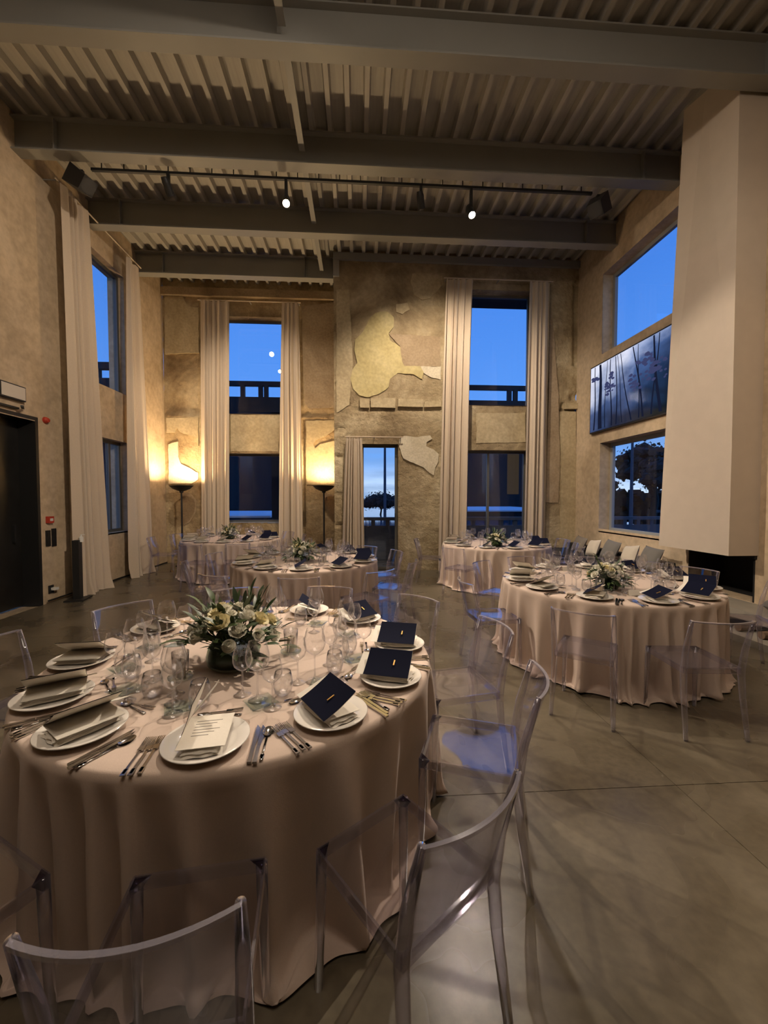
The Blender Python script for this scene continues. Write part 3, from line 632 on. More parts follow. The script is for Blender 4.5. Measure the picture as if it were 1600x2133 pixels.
t = thing('wall_socket', 'black wall socket low beside the dark door', 'socket', (XL, 6.47, .20)); MB().bb(0, .012, -.05, .05, -.06, .06).build('plate', M_black, t)
tag(MB().bb(XL+.013, XL+.08, 6.46, 6.53, .185, .225).build('plug', M_wht), 'small white plug in the low wall socket', 'plug')
t = thing('sanitiser_stand', 'black column hand sanitiser stand before the left curtain', 'dispenser', (-4.38, 6.62, 0), .2)
MB().bb(-.13, .13, -.17, .17, 0, .02).build('base', M_black, t); MB().bb(-.045, .045, -.06, .06, .02, .93).build('column', M_black, t)
b_ = MB().lathe([(.001, 0), (.03, 0), (.03, .07), (.012, .09), (.012, .11), (.001, .11)], 14); b_.bb(-.005, .05, -.006, .006, .11, .12); b_.build('pump_bottle', M_wht, t, loc=(.05, .02, .90))
tag(MB().tube([(XL+.05, 6.3+.05, .05), (XL+.05, 6.85, .05)], .012, 8).build('cable_duct', M_black), 'thin black tube low on the wall beside the stand', 'pipe')
struct(MB().bb(XL, XL+.01, 7.9, YA, 0, .03).build('baseboard_left', M_black))

# ------------------------------------------------------------------ tables
TAB = {'F': ((-.59, 2.213), 'foreground table', [-146, -119, -85, -54, -26, 4, 43, 74, 108, 148, -175]),
       'R': ((2.451, 3.934), 'right table', [-159, -126, -93, -61, -28, 5, 38, 70, 103, 138, 173]),
       'M': ((-.711, 5.585), 'middle table', [-154, -118, -87, -53, -19, 14, 47, 80, 110, 137, 165]),
       'L': ((-2.612, 8.581), 'back left table', [-148, -114, -84, -54, -22, 10, 43, 76, 108, 142, 176]),
       'B': ((2.523, 7.381), 'back right table', [-150, -118, -87, -55, -24, 8, 42, 75, 108, 142, 175])}
RT, HT = .96, .75
def seatname(phi, used=None):
    k = [('front centre', -88), ('front right', -56), ('right front', -25), ('right middle', 6), ('right rear', 41), ('rear right', 74), ('rear left', 107), ('left rear', 141), ('left middle', 174), ('left front', -152), ('front left', -119)]
    k.sort(key=lambda q: abs((phi-q[1]+180) % 360-180))
    if used is None: return k[0][0]
    n_ = [q[0] for q in k if q[0] not in used][0]; used.add(n_); return n_
def cloth(c, seed, tname):
    r = random.Random(seed); ridges = []
    a = 0
    while a < 2*PI-.12:
        wd = r.choice((.10, .13, .17, .22, .32))*r.uniform(.85, 1.15); ridges.append((a+wd/2, wd, r.uniform(.55, 1.2), r.uniform(-.05, .05))); a += wd
    def fold(th, s):
        v = 0
        for (m_, wd, am, sk) in ridges:
            d = (th-m_-sk*s+PI) % (2*PI)-PI
            if abs(d) < wd: v += am*math.exp(-(d/(wd*.23))**2)
        return v-.5
    NU, rows = 400, []
    prof = [(0.0, 0), (.01, 0), (.9, 0), (RT-.012, 0), (RT-.002, -.004), (RT+.006, -.014), (RT+.009, -.03)]
    mb = MB(); vs = []
    def pt(th, k):
        if k < len(prof):
            q = prof[k]; return (q[0]*math.cos(th), q[0]*math.sin(th), HT+q[1])
        s = (k-len(prof)+1)/22.0
        if s <= 1:
            z = (HT-.03)*(1-s)+.012*s
            rr = RT+.010+fold(th, s)*.15*(s**.75)*(1.05 if tname.startswith('fore') else 1.1)-.025*s
            hem = max(0, s-.85)/.15
            rr += hem*hem*.03*(1+math.sin(th*7+seed)+.6*math.sin(th*17+seed*2))
            z += hem*.010*(1+math.sin(th*11+seed))
            return (rr*math.cos(th), rr*math.sin(th), z)
        e = (k-len(prof)-21)/4.0
        p0 = pt(th, len(prof)+21); r0_ = math.hypot(p0[0], p0[1]); rr = r0_+e*((RT-.005+.035*math.sin(th*5+seed*1.7)+.02*math.sin(th*13+seed))-r0_+.06)*.75
        z = .010+.022*abs(math.sin(e*PI*.9))*(.6+.5*math.sin(th*19+seed))
        return (rr*math.cos(th), rr*math.sin(th), max(.005, z))
    K = len(prof)+22+4
    for k in range(K):
        for i in range(NU): vs.append(pt(2*PI*i/NU, k))
    fs = [(k*NU+i, k*NU+(i+1) % NU, (k+1)*NU+(i+1) % NU, (k+1)*NU+i) for k in range(1, K-1) for i in range(NU)]
    vs.append((0, 0, HT)); fs += [(len(vs)-1, NU+(i+1) % NU, NU+i)[::-1] for i in range(NU)]
    mb.add(vs, fs)
    # drop unused inner ring
    o = mb.build('tablecloth', M_cloth, None, 'all', loc=(c[0], c[1], 0))
    tag(o, 'blush linen cloth draped to the floor over the '+tname, 'tablecloth', 'floor length tablecloths')
def table(c, tname):
    t = thing('round_table', 'round banquet table hidden under the cloth of the '+tname, 'table', (c[0], c[1], 0), 0, 'round banquet tables')
    MB().lathe([(.001, .715), (.94, .715), (.945, .73), (.94, .744), (.001, .744)], 64).build('tabletop', M_pbrown, t)
    for a in range(4):
        MB().tube([(.55*math.cos(a*PI/2+.7), .55*math.sin(a*PI/2+.7), .715), (.6*math.cos(a*PI/2+.7), .6*math.sin(a*PI/2+.7), 0)], .016, 8).build('leg', M_black, t)
for i, (k, (c, nm, an)) in enumerate(TAB.items()):
    cloth(c, 11+i*3, nm); table(c, nm)

# ------------------------------------------------------------------ clear chairs
def make_chair():
    t = thing('clear_chair', 'x', 'chair', (0, 0, 0))
    # seat slab, faces +y
    def seat(u, v, top=True):
        a = 2*u-1; y = -.19+.40*v; wd = .185+(.005 if v < .1 else 0)-.0*v
        z = .462-.010*(1-a*a)*math.sin(PI*min(1, v*1.02))
        return (a*wd, y, z if top else z-.009)
    mb = MB().grid(lambda u, v: seat(u, v), 12, 10); mb.grid(lambda u, v: seat(1-u, v, False), 12, 10)
    mb.build('seat', M_panel, t, 'all')
    fr = MB()
    for (x0, x1, y0, y1) in ((-.188, .188, .203, .213), (-.188, .188, -.197, -.187), (-.191, -.183, -.19, .21), (.183, .191, -.19, .21)):
        fr.bb(x0, x1, y0, y1, .425, .466)
    fr.build('seat_rail', M_rail, t)
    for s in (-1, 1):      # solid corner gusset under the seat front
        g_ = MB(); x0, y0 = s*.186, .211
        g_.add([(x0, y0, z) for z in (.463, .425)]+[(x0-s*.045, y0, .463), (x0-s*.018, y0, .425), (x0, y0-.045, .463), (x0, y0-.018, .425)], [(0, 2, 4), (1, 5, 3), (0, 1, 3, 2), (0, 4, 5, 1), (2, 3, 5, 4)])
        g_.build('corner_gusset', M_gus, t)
    # back panel
    def bp(u, z, off):
        a = 2*u-1; k = (z-.46)/.34; wd = .178+.012*k; y = -.19-.068*k-.008*k*k-.050*(1-a*a)*(.45+.55*k)
        return (a*wd, y-off, z)
    zs = [.46+.345*i/8 for i in range(9)]
    mb = MB(); mb.grid(lambda u, v: bp(u, .455+.345*v, 0), 14, 8); mb.grid(lambda u, v: bp(1-u, .455+.345*v, .009), 14, 8)
    mb.build('backrest', M_panel, t, 'all')
    mb = MB(); mb.grid(lambda u, v: (lambda p: (p[0]*1.05, p[1]+.002-.013*v, .8005))(bp(u, .80, 0)), 14, 1)
    mb.grid(lambda u, v: (lambda p: (p[0]*1.05, p[1]+.002, .8005-.010*v))(bp(u, .80, 0)), 14, 1); mb.grid(lambda u, v: (lambda p: (p[0]*1.05, p[1]-.011, .7905+.010*v))(bp(u, .80, 0)), 14, 1)
    mb.build('top_edge', M_rim, t, 'all')
    for s in (-1, 1):
        MB().tube([(s*.178, .198, .462), (s*.180, .200, .30), (s*.186, .208, 0)], [.0180, .0170, .0140], 12).build('leg', M_leg, t, 'all')
        MB().tube([(s*.200, -.245, 0), (s*.192, -.205, .28), (s*.189, -.192, .44), (s*.192, -.215, .60), (s*.196, -.268, .80)], [.0150, .0190, .0215, .0185, .0115], 12).build('leg', M_leg, t, 'all')
    return t
CH = make_chair(); chused = [False]
def chair(x, y, rz, label, group):
    if not chused[0]:
        chused[0] = True; c = CH; c.location = (x, y, 0); c.rotation_euler = (0, 0, rz); c['label'] = label; c['group'] = group; return c
    return dup(CH, (x, y, 0), rz, label, group)
CHAIRS = {'F': [(-50, 1.23), (-80, 1.19), (-116, 1.22), (-16, 1.18), (14, 1.2), (46, 1.17), (80, 1.16), (113, 1.18), (146, 1.17), (178, 1.20)],
          'R': [(-123, 1.24), (-91, 1.22), (-16, 1.20), (19, 1.13), (137, 1.1), (188, 1.17), (105, 1.15), (70, 1.15), (44, 1.15)],
          'M': [(170, 1.12), (202, 1.22), (242, 1.27), (-82, 1.25), (-48, 1.26), (24, 1.1), (-17, 1.22), (55, 1.1), (132, 1.1), (92, 1.1)],
          'L': [(190, 1.28), (160, 1.22), (-95, 1.28), (-66, 1.26), (15, 1.2), (52, 1.2)],
          'B': [(168, 1.2), (-131, 1.22), (-17, 1.1), (-43, 1.22), (12, 1.15)]}
def seat_unique(ang_list):
    out = {}; used = set()
    for a in ang_list:
        n_ = seatname(a); out[a] = n_
    return out
YAWW = R_(0)
for k, L0 in CHAIRS.items():
    c, tn, _ = TAB[k]
    used = set()
    for (a, r) in L0:
        # angles were measured in the camera's frame: turn into the room's
        w_ = R_(a)-YAW
        x, y = c[0]+r*math.cos(w_), c[1]+r*math.sin(w_)
        lab = 'clear plastic chair with its back to us, ' if -140 < ((a+180) % 360-180) < -40 else 'clear plastic chair '
        chair(x, y, w_+PI/2, 'clear plastic chair at the %s side of the %s' % (seatname(a, used), tn), 'clear plastic chairs at the '+tn)

# ------------------------------------------------------------------ tableware prototypes (meshes shared by all copies)
ME = {}
ME['plate'] = MB().lathe([(.001, .004), (.09, .004), (.10, .007), (.137, .020), (.142, .024), (.139, .026), (.10, .013), (.085, .010), (.001, .010)], 48).mesh('plate', M_plate, 'all')
ME['under_plate'] = MB().lathe([(.001, .0), (.085, .0), (.085, .005), (.07, .005)], 40).mesh('foot_ring', M_plate, True)
def napk():
    mb = MB()
    for (w_, l_, z, hh, rz) in ((.125, .205, .010, .013, .02), (.112, .198, .020, .010, -.05)):
        def fn(u, v, w_=w_, l_=l_, z=z, rz=rz, hh=hh, top=1):
            a, b = 2*u-1, 2*v-1; e = ((1-abs(a)**4)*(1-abs(b)**7))**.5 if abs(a) < 1 and abs(b) < 1 else 0
            x = a*w_/2*(1+.035*math.sin(b*5+z*99)); y = b*l_/2*(1+.03*math.sin(a*6+z*80)); q = z+(hh*.8*e+.005*noise.noise(Vector((x*28, y*28, z*50)))*e if top else -.4*hh*e)
            return (x*math.cos(rz)-y*math.sin(rz), x*math.sin(rz)+y*math.cos(rz), q)
        mb.grid(lambda u, v: fn(u, v), 14, 14); mb.grid(lambda u, v: fn(1-u, v, top=0), 14, 14)
    return mb.mesh('napkin', M_napkin, 'all')
ME['napkin'] = napk()
def leaf_sheet(w_, l_, th, curve, name, m, dx=0, dy=0):
    """sheet hinged on x=0, spreading to +x, bent up by 'curve'"""
    def fn(u, v, o): 
        x = u*w_; z = curve*x*x/w_; return (x+dx, (v-.5)*l_+dy, z+o)
    mb = MB().grid(lambda u, v: fn(u, v, th), 8, 3); mb.grid(lambda u, v: fn(1-u, v, 0), 8, 3)
    return mb.mesh(name, m, 'all')
ME['cover'] = leaf_sheet(.150, .205, .0014, .12, 'cover', M_navy)
ME['inner'] = leaf_sheet(.150, .205, .0004, .12, 'inner_page', M_paper)
ME['base'] = leaf_sheet(.150, .205, .0016, 0, 'page', M_paper)
ME['insert'] = leaf_sheet(.145, .05, .0010, .03, 'insert', M_paper)
ME['gold'] = MB().bb(.060, .092, -.030, -.024, .0075, .0105).mesh('gold_mark', M_gold)
ti = MB()
for k in range(6): ti.bb(.03, .115-(k % 3)*.015, .06-k*.018, .0625-k*.018, .0020, .0024)
ME['text'] = ti.mesh('printed_lines', M_ink)
def wine(h, rb, rf, name, tall=1.0):
    hb = h*.50
    prof = [(rb*.08, h-hb-.002), (rb*.45, h-hb+.006), (rb*.85, h-hb+hb*.22), (rb, h-hb+hb*.42), (rb*.96, h-hb+hb*.62), (rb*.80, h-hb*.12), (rb*.70, h)]
    return MB().lathe(prof, 28).mesh('bowl', M_glass, 'all'), MB().lathe([(rf, 0), (rf, .002), (rf*.5, .005), (.006, .014), (.0035, .03), (.0032, h-hb-.012), (.006, h-hb)], 24).mesh('stem', M_stem, 'all')
ME['lb'], ME['ls'] = wine(.245, .050, .040, 'l')
ME['sb'], ME['ss'] = wine(.205, .041, .036, 's')
ME['tumbler'] = MB().lathe([(.001, .004), (.022, .004), (.036, .022), (.041, .05), (.038, .08), (.032, .105), (.0325, .105), (.0395, .08), (.0425, .05), (.0375, .020), (.023, .001), (.001, .001)], 28).mesh('water_tumbler', M_glass, 'all')
def fork(l=.195):
    mb = MB(); mb.box((0, -l*.18, .003), (.008, l*.60, .003)); mb.box((0, -l*.44, .003), (.013, l*.16, .003)); mb.box((0, l*.18, .0045), (.020, l*.14, .003))
    for k in range(4): mb.box((-.0085+k*.00567, l*.36, .006), (.0026, l*.25, .0022), rx=.03)
    return mb.mesh('fork', M_silver)
ME['fork'] = fork()
def knife(l=.215):
    mb = MB(); mb.box((0, -l*.30, .004), (.012, l*.42, .006)); mb.box((0, -l*.48, .004), (.014, l*.07, .007))
    mb.add([(-.006, -l*.08, .006), (.006, -l*.08, .006), (.011, l*.15, .006), (.010, l*.38, .006), (-.004, l*.5, .006), (-.006, l*.3, .006), (-.006, -l*.08, .002), (.006, -l*.08, .002), (.011, l*.15, .004), (.010, l*.38, .004), (-.004, l*.5, .004), (-.006, l*.3, .002)],
           [(0, 1, 2, 3, 4, 5), (6, 11, 10, 9, 8, 7), (0, 6, 7, 1), (1, 7, 8, 2), (2, 8, 9, 3), (3, 9, 10, 4), (4, 10, 11, 5), (5, 11, 6, 0)])
    return mb.mesh('knife', M_silver)
ME['knife'] = knife()
def spoon(l=.19):
    mb = MB(); mb.box((0, -l*.16, .003), (.007, l*.62, .003)); mb.box((0, -l*.42, .003), (.013, l*.16, .003))
    def fn(u, v): 
        a = u*2*PI; q = v; return (.019*q*math.cos(a), l*.34+.030*q*math.sin(a), .002+.006*q*q)
    mb.grid(fn, 18, 4); mb.grid(lambda u, v: (fn(1-u, v)[0], fn(1-u, v)[1], fn(1-u, v)[2]-.0015), 18, 4)
    return mb.mesh('spoon', M_silver, 'all')
ME['spoon'] = spoon()
ME['dish'] = MB().grid(lambda u, v: ((2*u-1)*.055, (2*v-1)*.055, .003+.010*max(abs(2*u-1), abs(2*v-1))**4), 10, 10).grid(lambda u, v: ((1-2*u)*.055, (2*v-1)*.055, .0005+.010*max(abs(2*u-1), abs(2*v-1))**4), 10, 10).mesh('glass_dish', M_cup, 'all')
ME['card'] = MB().add([(-.045, 0, 0), (.045, 0, 0), (.045, .018, .05), (-.045, .018, .05), (.045, .036, 0), (-.045, .036, 0)], [(0, 1, 2, 3), (3, 2, 4, 5)]) or None
cm = MB(); cm.add([(-.045, 0, 0), (.045, 0, 0), (.045, .018, .05), (-.045, .018, .05), (.045, .036, 0), (-.045, .036, 0)], [(0, 1, 2, 3), (3, 2, 4, 5)]); ME['card'] = cm.mesh('place_card', M_paper)

def setting(tk, c, tn, phi, level):
    """level 2: full cutlery ; 1: less. everything placed in the seat's own frame (x to the sitter's right, y towards the table centre)"""
    w_ = R_(phi); sn = seatname(phi); rz = w_+PI/2
    er, et = Vector((math.cos(w_), math.sin(w_), 0)), Vector((-math.sin(w_), math.cos(w_), 0))   # radial out, sitter's right
    C0 = Vector((c[0], c[1], HT))
    def at(r, s, z=0): return C0+er*r+et*s+Vector((0, 0, z))
    G = lambda s: '%s on the %s' % (s, tn)
    rr = random.Random(int(phi*7+c[0]*100))
    # plate
    p = put('plate', ME['plate'], None, at(.82, 0, .0015), rz); tag(p, 'white plate at the %s place of the %s' % (sn, tn), 'plate', G('dinner plates'))
    nrot = rz+rr.uniform(-.25, .25)
    n_ = put('napkin', ME['napkin'], None, at(.82, 0, .010), nrot); tag(n_, 'folded white napkin on the %s plate of the %s' % (sn, tn), 'napkin', G('folded napkins'))
    navy_side = math.cos(w_) > -.25 and not (abs(phi+85) < 8)
    m = thing('menu', ('navy menu card on the %s plate of the %s' if navy_side else 'open pale menu card on the %s plate of the %s') % (sn, tn), 'menu card', at(.82, 0, .056), nrot+rr.uniform(-.12, .12)+(0 if navy_side else 0), G('menu cards'))
    # hinge on the sitter's left (-x)
    ang = R_(22) if navy_side else R_(24)
    if abs(phi+85) < 8 and tk in 'F': ang = R_(62)
    m.location = at(.81, 0, .0435)
    hx = -.075
    put('page', ME['base'], m, (hx, 0, 0)); None
    if abs(phi+85) < 8: put('printed_lines', ME['text'], m, (hx, 0, 0))
    cv = put('cover', ME['cover'], m, (hx, 0, .003), (0, -ang, 0)); put('inner_page', ME['inner'], m, (hx, -.001, .0015), (0, -ang, 0))
    if tk in 'FR':
        g_ = put('gold_mark', ME['gold'], cv, (0, 0, 0)); put('insert', ME['insert'], m, (hx, .115, .002), (0, -ang*.8, 0))
    # glasses
    gs = [('wine_glass', 'large', ME['lb'], ME['ls'], .53, .12), ('wine_glass', 'smaller', ME['sb'], ME['ss'], .59, .19)]
    if level == 2: gs.append(('wine_glass', 'white', ME['sb'], ME['ss'], .47, .04))
    for (nm, lab, b_, s_, r, sx_) in gs:
        g = thing(nm, {'large': 'tallest wine glass', 'smaller': 'outer smaller wine glass', 'white': 'innermost smaller wine glass'}[lab]+' at the %s place of the %s' % ( sn, tn), 'wine glass', at(r+rr.uniform(-.015, .015), sx_+rr.uniform(-.015, .015), .001), 0, G('wine glasses'))
        put('bowl', b_, g); put('stem', s_, g)
    tag(put('water_tumbler', ME['tumbler'], None, at(.50+rr.uniform(-.015, .015), .225, .001)), 'stemless water glass at the %s place of the %s' % (sn, tn), 'water glass', G('water glasses'))
    cut = [('fork', 'outer', -.206, 0), ('fork', 'middle', -.184, 0), ('fork', 'inner', -.162, 0), ('knife', 'inner', .160, 0), ('knife', 'outer', .178, 0), ('spoon', 'soup', .198, 0)] if level == 2 else [('fork', 'dinner', -.185, 0), ('knife', 'dinner', .185, 0)]
    for (nm, w2, s, q) in cut:
        o = put(nm, ME[nm], None, at(.845+rr.uniform(-.01, .01), s, .001), rz+rr.uniform(-.03, .03))
        tag(o, '%s silver %s at the %s place of the %s' % (w2, nm, sn, tn), nm, G('silver cutlery'))
    if level == 2:
        for (nm, r, e, w2) in (('spoon', .635, PI/2, 'dessert'), ('fork', .61, -PI/2, 'dessert')):
            o = put(nm, ME[nm], None, at(r, -.0, .001), rz+e+rr.uniform(-.1, .1), .86); tag(o, '%s silver %s above the %s plate of the %s' % (w2, nm, sn, tn), nm, G('silver cutlery'))
        if tk == 'F': tag(put('glass_dish', ME['dish'], None, at(.56, -.17, .001), rz+rr.uniform(-.4, .4)), 'small square glass dish at the %s place of the %s' % (sn, tn), 'dish', G('square glass dishes'))
for k, (c, tn, an) in TAB.items():
    for phi in an: setting(k, c, tn, phi, 2 if k in 'FRM' else 1)
for phi in (-93, -61, -28, 103):
    w_ = R_(phi-6); c = TAB['R'][0]
    tag(put('place_card', ME['card'], None, (c[0]+.62*math.cos(w_), c[1]+.62*math.sin(w_), HT+.001), w_+PI/2), 'small white place card before the %s plate of the right table' % seatname(phi), 'place card', 'place cards on the right table')

# ------------------------------------------------------------------ candles
def candle(x, y, label, hurricane=True, h=.075):
    t = thing('candle_holder', label+' holder', 'candle holder', (x, y, HT+.001), 0, 'glass candle holders')
    MB().lathe([(.001, .0), (.045, .0), (.055, .004), (.055, .012), (.04, .006), (.001, .006)], 28).build('base_dish', M_cup, t, 'all')
    MB().lathe([(.026, .008), (.034, .016), (.036, .06), (.038, .125), (.037, .125), (.035, .06), (.033, .018)], 28).build('glass_cylinder', M_glass, t, 'all')
    cd = thing('candle', label, 'candle', (x, y, HT+.010), 0, 'ivory candles'); MB().lathe([(.001, 0), (.022, 0), (.022, h), (.018, h+.002), (.001, h-.004)], 20).build('wax', M_candle, cd, True)
    MB().lathe([(.001, h-.004), (.001, h+.01)], 6).build('wick', M_black, cd)
candle(-.369, 2.22, 'ivory candle right of the foreground flowers'); candle(-.83, 1.93, 'ivory candle left of the foreground flowers')
candle(2.13, 3.46, 'ivory candle before the right table flowers'); candle(-.45, 5.35, 'ivory candle right of the middle table flowers')

# ------------------------------------------------------------------ flower arrangements
def leafmesh(l, w_, bend, m, name='leaf'):
    K = 6; vs = []; 
    for i in range(K+1):
        t = i/K; wd = w_*math.sin(PI*min(1, t*.93+.05))**.8; z = -bend*t*t*l
        vs += [(-wd, t*l, z+.12*wd), (0, t*l, z), (wd, t*l, z+.12*wd)]
    fs = [(3*i+j, 3*i+j+1, 3*i+j+4, 3*i+j+3) for i in range(K) for j in (0, 1)]
    mb = MB(); mb.add(vs, fs); return mb.mesh(name, m, 'all')
LEAVES = [leafmesh(.085, .011, .25, M_leafs[0]), leafmesh(.07, .009, .4, M_leafs[1]), leafmesh(.10, .013, .15, M_leafs[0]), leafmesh(.06, .008, .1, M_leafs[2]), leafmesh(.075, .015, .5, M_leafs[1])]
def rosemesh(r, m, name, seed):
    rr = random.Random(seed); mb = MB()
    for ring, (n, q, el) in enumerate(((3, .25, 1.35), (4, .45, 1.15), (5, .70, .85), (6, .95, .45))):
        for k in range(n):
            a0 = 2*PI*k/n+ring*.7+rr.uniform(-.15, .15); span = 2*PI/n*.75
            def fn(u, v, a0=a0, span=span, q=q, el=el):
                a = a0+(u-.5)*2*span; rad = r*q*(.25+.85*math.sin(v*PI*.5)); z = r*(v*1.15*math.sin(el)+.05) - r*.12*abs(u-.5)**2*8*v
                if v > .8: rad *= 1.06
                return (rad*math.cos(a), rad*math.sin(a), z-.1*r)
            mb.grid(fn, 5, 4)
    mb.lathe([(.001, -.2*r), (.5*r, 0), (.62*r, .3*r), (.3*r, .7*r), (.001, .75*r)], 10)
    return mb.mesh(name, m, 'all')
ROSES = [rosemesh(.030, M_rosew, 'white_rose', 1), rosemesh(.032, M_rosey, 'cream_rose', 2), rosemesh(.022, M_rosew, 'white_bud', 3)]
def hyd():
    mb = MB(); rr = random.Random(4)
    for k in range(60):
        d = Vector((rr.gauss(0, 1), rr.gauss(0, 1), abs(rr.gauss(0, 1))+.1)).normalized(); p = d*.042
        a = d.orthogonal().normalized(); b = d.cross(a)
        for j in range(4):
            an = j*PI/2+rr.uniform(0, .5); t1 = a*math.cos(an)+b*math.sin(an); t2 = a*math.cos(an+.8)+b*math.sin(an+.8); t0 = a*math.cos(an-.8)+b*math.sin(an-.8)
            mb.poly([p, p+t0*.006+d*.002, p+t1*.011+d*.003, p+t2*.006+d*.002])
    return mb.mesh('hydrangea', M_hyd)
HYD = hyd()
def bouquet(label, x, y, sc_, detail, seed):
    rr = random.Random(seed)
    t = thing('flower_arrangement', label, 'flowers', (x, y, HT+.001), 0, 'table flower arrangements'); t.scale = (sc_,)*3
    MB().lathe([(.001, .002), (.10, .002), (.118, .02), (.122, .055), (.110, .10), (.108, .10), (.119, .055), (.114, .022), (.001, .006)], 36).build('vase', M_vase, t, 'all')
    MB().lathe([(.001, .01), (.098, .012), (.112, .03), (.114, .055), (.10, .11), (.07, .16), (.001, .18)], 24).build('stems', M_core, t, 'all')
    nst = 47 if detail else 56; fol = MB(); nl = 0
    for k in range(nst):
        az = 2*PI*k/nst*5.0+rr.uniform(-.3, .3); e = rr.uniform(-.15, 1.45); ln = rr.uniform(.14, .235)*(1.0+.12*math.sin(e))
        if e > 1.1: ln *= 1.12
        d = Vector((math.cos(az)*math.cos(e), math.sin(az)*math.cos(e), math.sin(e)))
        o0 = Vector((.05*math.cos(az), .05*math.sin(az), .11))
        for j in range(6):
            if nl >= 285: break
            s = .38+.62*j/5; p = o0+d*ln*s*.86; p.z -= .05*(s**2)*math.cos(e)
            side = d.cross(Vector((0, 0, 1))).normalized()*(1 if j % 2 else -1)
            ld = (d*.9+side*rr.uniform(.25, .8)+Vector((0, 0, rr.uniform(-.2, .25)))).normalized() if j < 5 else d
            q = ld.to_track_quat('Y', 'Z'); eu = (q @ Matrix.Rotation(rr.uniform(-.8, .8), 3, 'Y').to_quaternion()).to_euler(); me = LEAVES[rr.randrange(5)]; sc2 = rr.uniform(.75, 1.2)
            if detail:
                put('leaf', me, t, p, tuple(eu), sc2); nl += 1
            else:
                M_ = Matrix.Translation(p) @ eu.to_matrix().to_4x4() @ Matrix.Scale(sc2*1.05, 4)
                fol.add([M_ @ v.co for v in me.vertices], [tuple(pl.vertices) for pl in me.polygons], rr.randrange(3))
        fol.tube([o0*.8, o0+d*ln*.9], .0016, 4, mi=1)
    f = fol.build('foliage' if not detail else 'twigs', M_leafs, t); f['kind'] = 'stuff'
    for k in range(26):
        az = k*2.4+rr.uniform(-.2, .2); e = .22+1.2*(k/26); p = Vector((  .195*math.cos(az)*math.cos(e), .195*math.sin(az)*math.cos(e), .105+.155*math.sin(e)))
        d = Vector((math.cos(az)*math.cos(e), math.sin(az)*math.cos(e), math.sin(e)+.3)).normalized(); me = ROSES[(0, 1, 2, 0, 0, 2, 1)[k % 7]]
        put(me.name.split('.')[0], me, t, p, tuple(d.to_track_quat('Z', 'Y').to_euler()), rr.uniform(1.1, 1.45))
    for az in (-1.15, 2.0): put('hydrangea', HYD, t, (.15*math.cos(az), .15*math.sin(az), .12), (rr.uniform(-.3, .3), .5, az))
    return t
bouquet('full white rose and olive leaf arrangement on the foreground table', -.63, 2.07, 1.05, True, 5)['group'] = 'table flower arrangements'
bouquet('cream rose and blue hydrangea arrangement on the right table', 2.30, 3.62, .80, True, 6)
bouquet('white flower arrangement on the middle table', -.75, 5.45, .88, False, 7)
bouquet('small white flower arrangement on the back left table', -2.62, 8.50, .78, False, 8)
bouquet('small white and yellow flower arrangement on the back right table', 2.38, 6.88, .78, False, 9)

# ------------------------------------------------------------------ outside
sea = MB(); sea.add([(-4000, 70, -2.0), (4000, 70, -2.0), (4000, 15000, -2.0), (-4000, 15000, -2.0)], [(0, 1, 2, 3)])
tag(sea.build('sea', M_sea), 'calm blue sea reaching the horizon beyond the windows', 'sea', kind='stuff')
g = MB(); g.bb(-40, 60, -10, 70.5, -2.2, -.32); tag(g.build('terrace_ground', M_tile), 'wet paved ground outside the building reflecting the sky', 'ground', kind='structure')
# parapet outside the glazed door
t = thing('parapet_rail', 'grey concrete parapet with open rail outside the glazed door', 'parapet', (0, 10.6, 0))
MB().bb(-.15, 9, 0, .16, -.3, .86).build('wall', M_out, t); MB().bb(-.15, 9, -.03, .19, 1.0, 1.08).build('rail', M_out, t)
for k in range(24): MB().bb(-.05+k*.38, .05+k*.38, .03, .13, .86, 1.0).build('post', M_out, t)
# eave over the tall back window
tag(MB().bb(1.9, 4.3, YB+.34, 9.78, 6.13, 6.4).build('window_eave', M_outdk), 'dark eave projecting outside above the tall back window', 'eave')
# upper gallery
t = thing('gallery', 'dark concrete gallery with open railing outside the upper windows', 'gallery', (0, 13, 0))
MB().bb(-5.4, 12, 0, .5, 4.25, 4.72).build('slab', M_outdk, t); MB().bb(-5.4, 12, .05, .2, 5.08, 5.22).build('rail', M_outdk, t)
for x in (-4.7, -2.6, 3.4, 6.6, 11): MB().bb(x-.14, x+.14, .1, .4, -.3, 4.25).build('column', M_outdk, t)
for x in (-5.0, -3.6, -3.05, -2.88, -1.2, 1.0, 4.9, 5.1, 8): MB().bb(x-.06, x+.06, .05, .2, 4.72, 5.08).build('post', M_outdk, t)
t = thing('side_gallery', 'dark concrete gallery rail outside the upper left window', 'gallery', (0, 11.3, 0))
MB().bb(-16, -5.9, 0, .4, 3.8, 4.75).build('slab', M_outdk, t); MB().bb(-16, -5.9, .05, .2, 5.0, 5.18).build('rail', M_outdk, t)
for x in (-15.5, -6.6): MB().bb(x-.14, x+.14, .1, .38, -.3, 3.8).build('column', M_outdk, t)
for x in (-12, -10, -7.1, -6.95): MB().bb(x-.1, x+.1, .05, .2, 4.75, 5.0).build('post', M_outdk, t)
for x0, x1, y0, y1, z, lab in ((-6.0, -2.9, 13.6, 19.0, 1.0, 'pale flat canopy roof outside the alcove window'), (3.4, 9.5, 17.5, 25.0, 1.05, 'pale flat canopy roof outside the lower back window')):
    t = thing('canopy', lab, 'canopy', ((x0+x1)/2, y0, 0), 0, 'pale canopies outside'); h = (x1-x0)/2
    MB().bb(-h, h, 0, y1-y0, z-.06, z).build('roof_panel', M_pale, t)
    for a in (-h+.1, h-.1):
        for b in (.1, y1-y0-.1): MB().bb(a-.03, a+.03, b-.03, b+.03, -.3, z-.06).build('post', M_outdk, t)
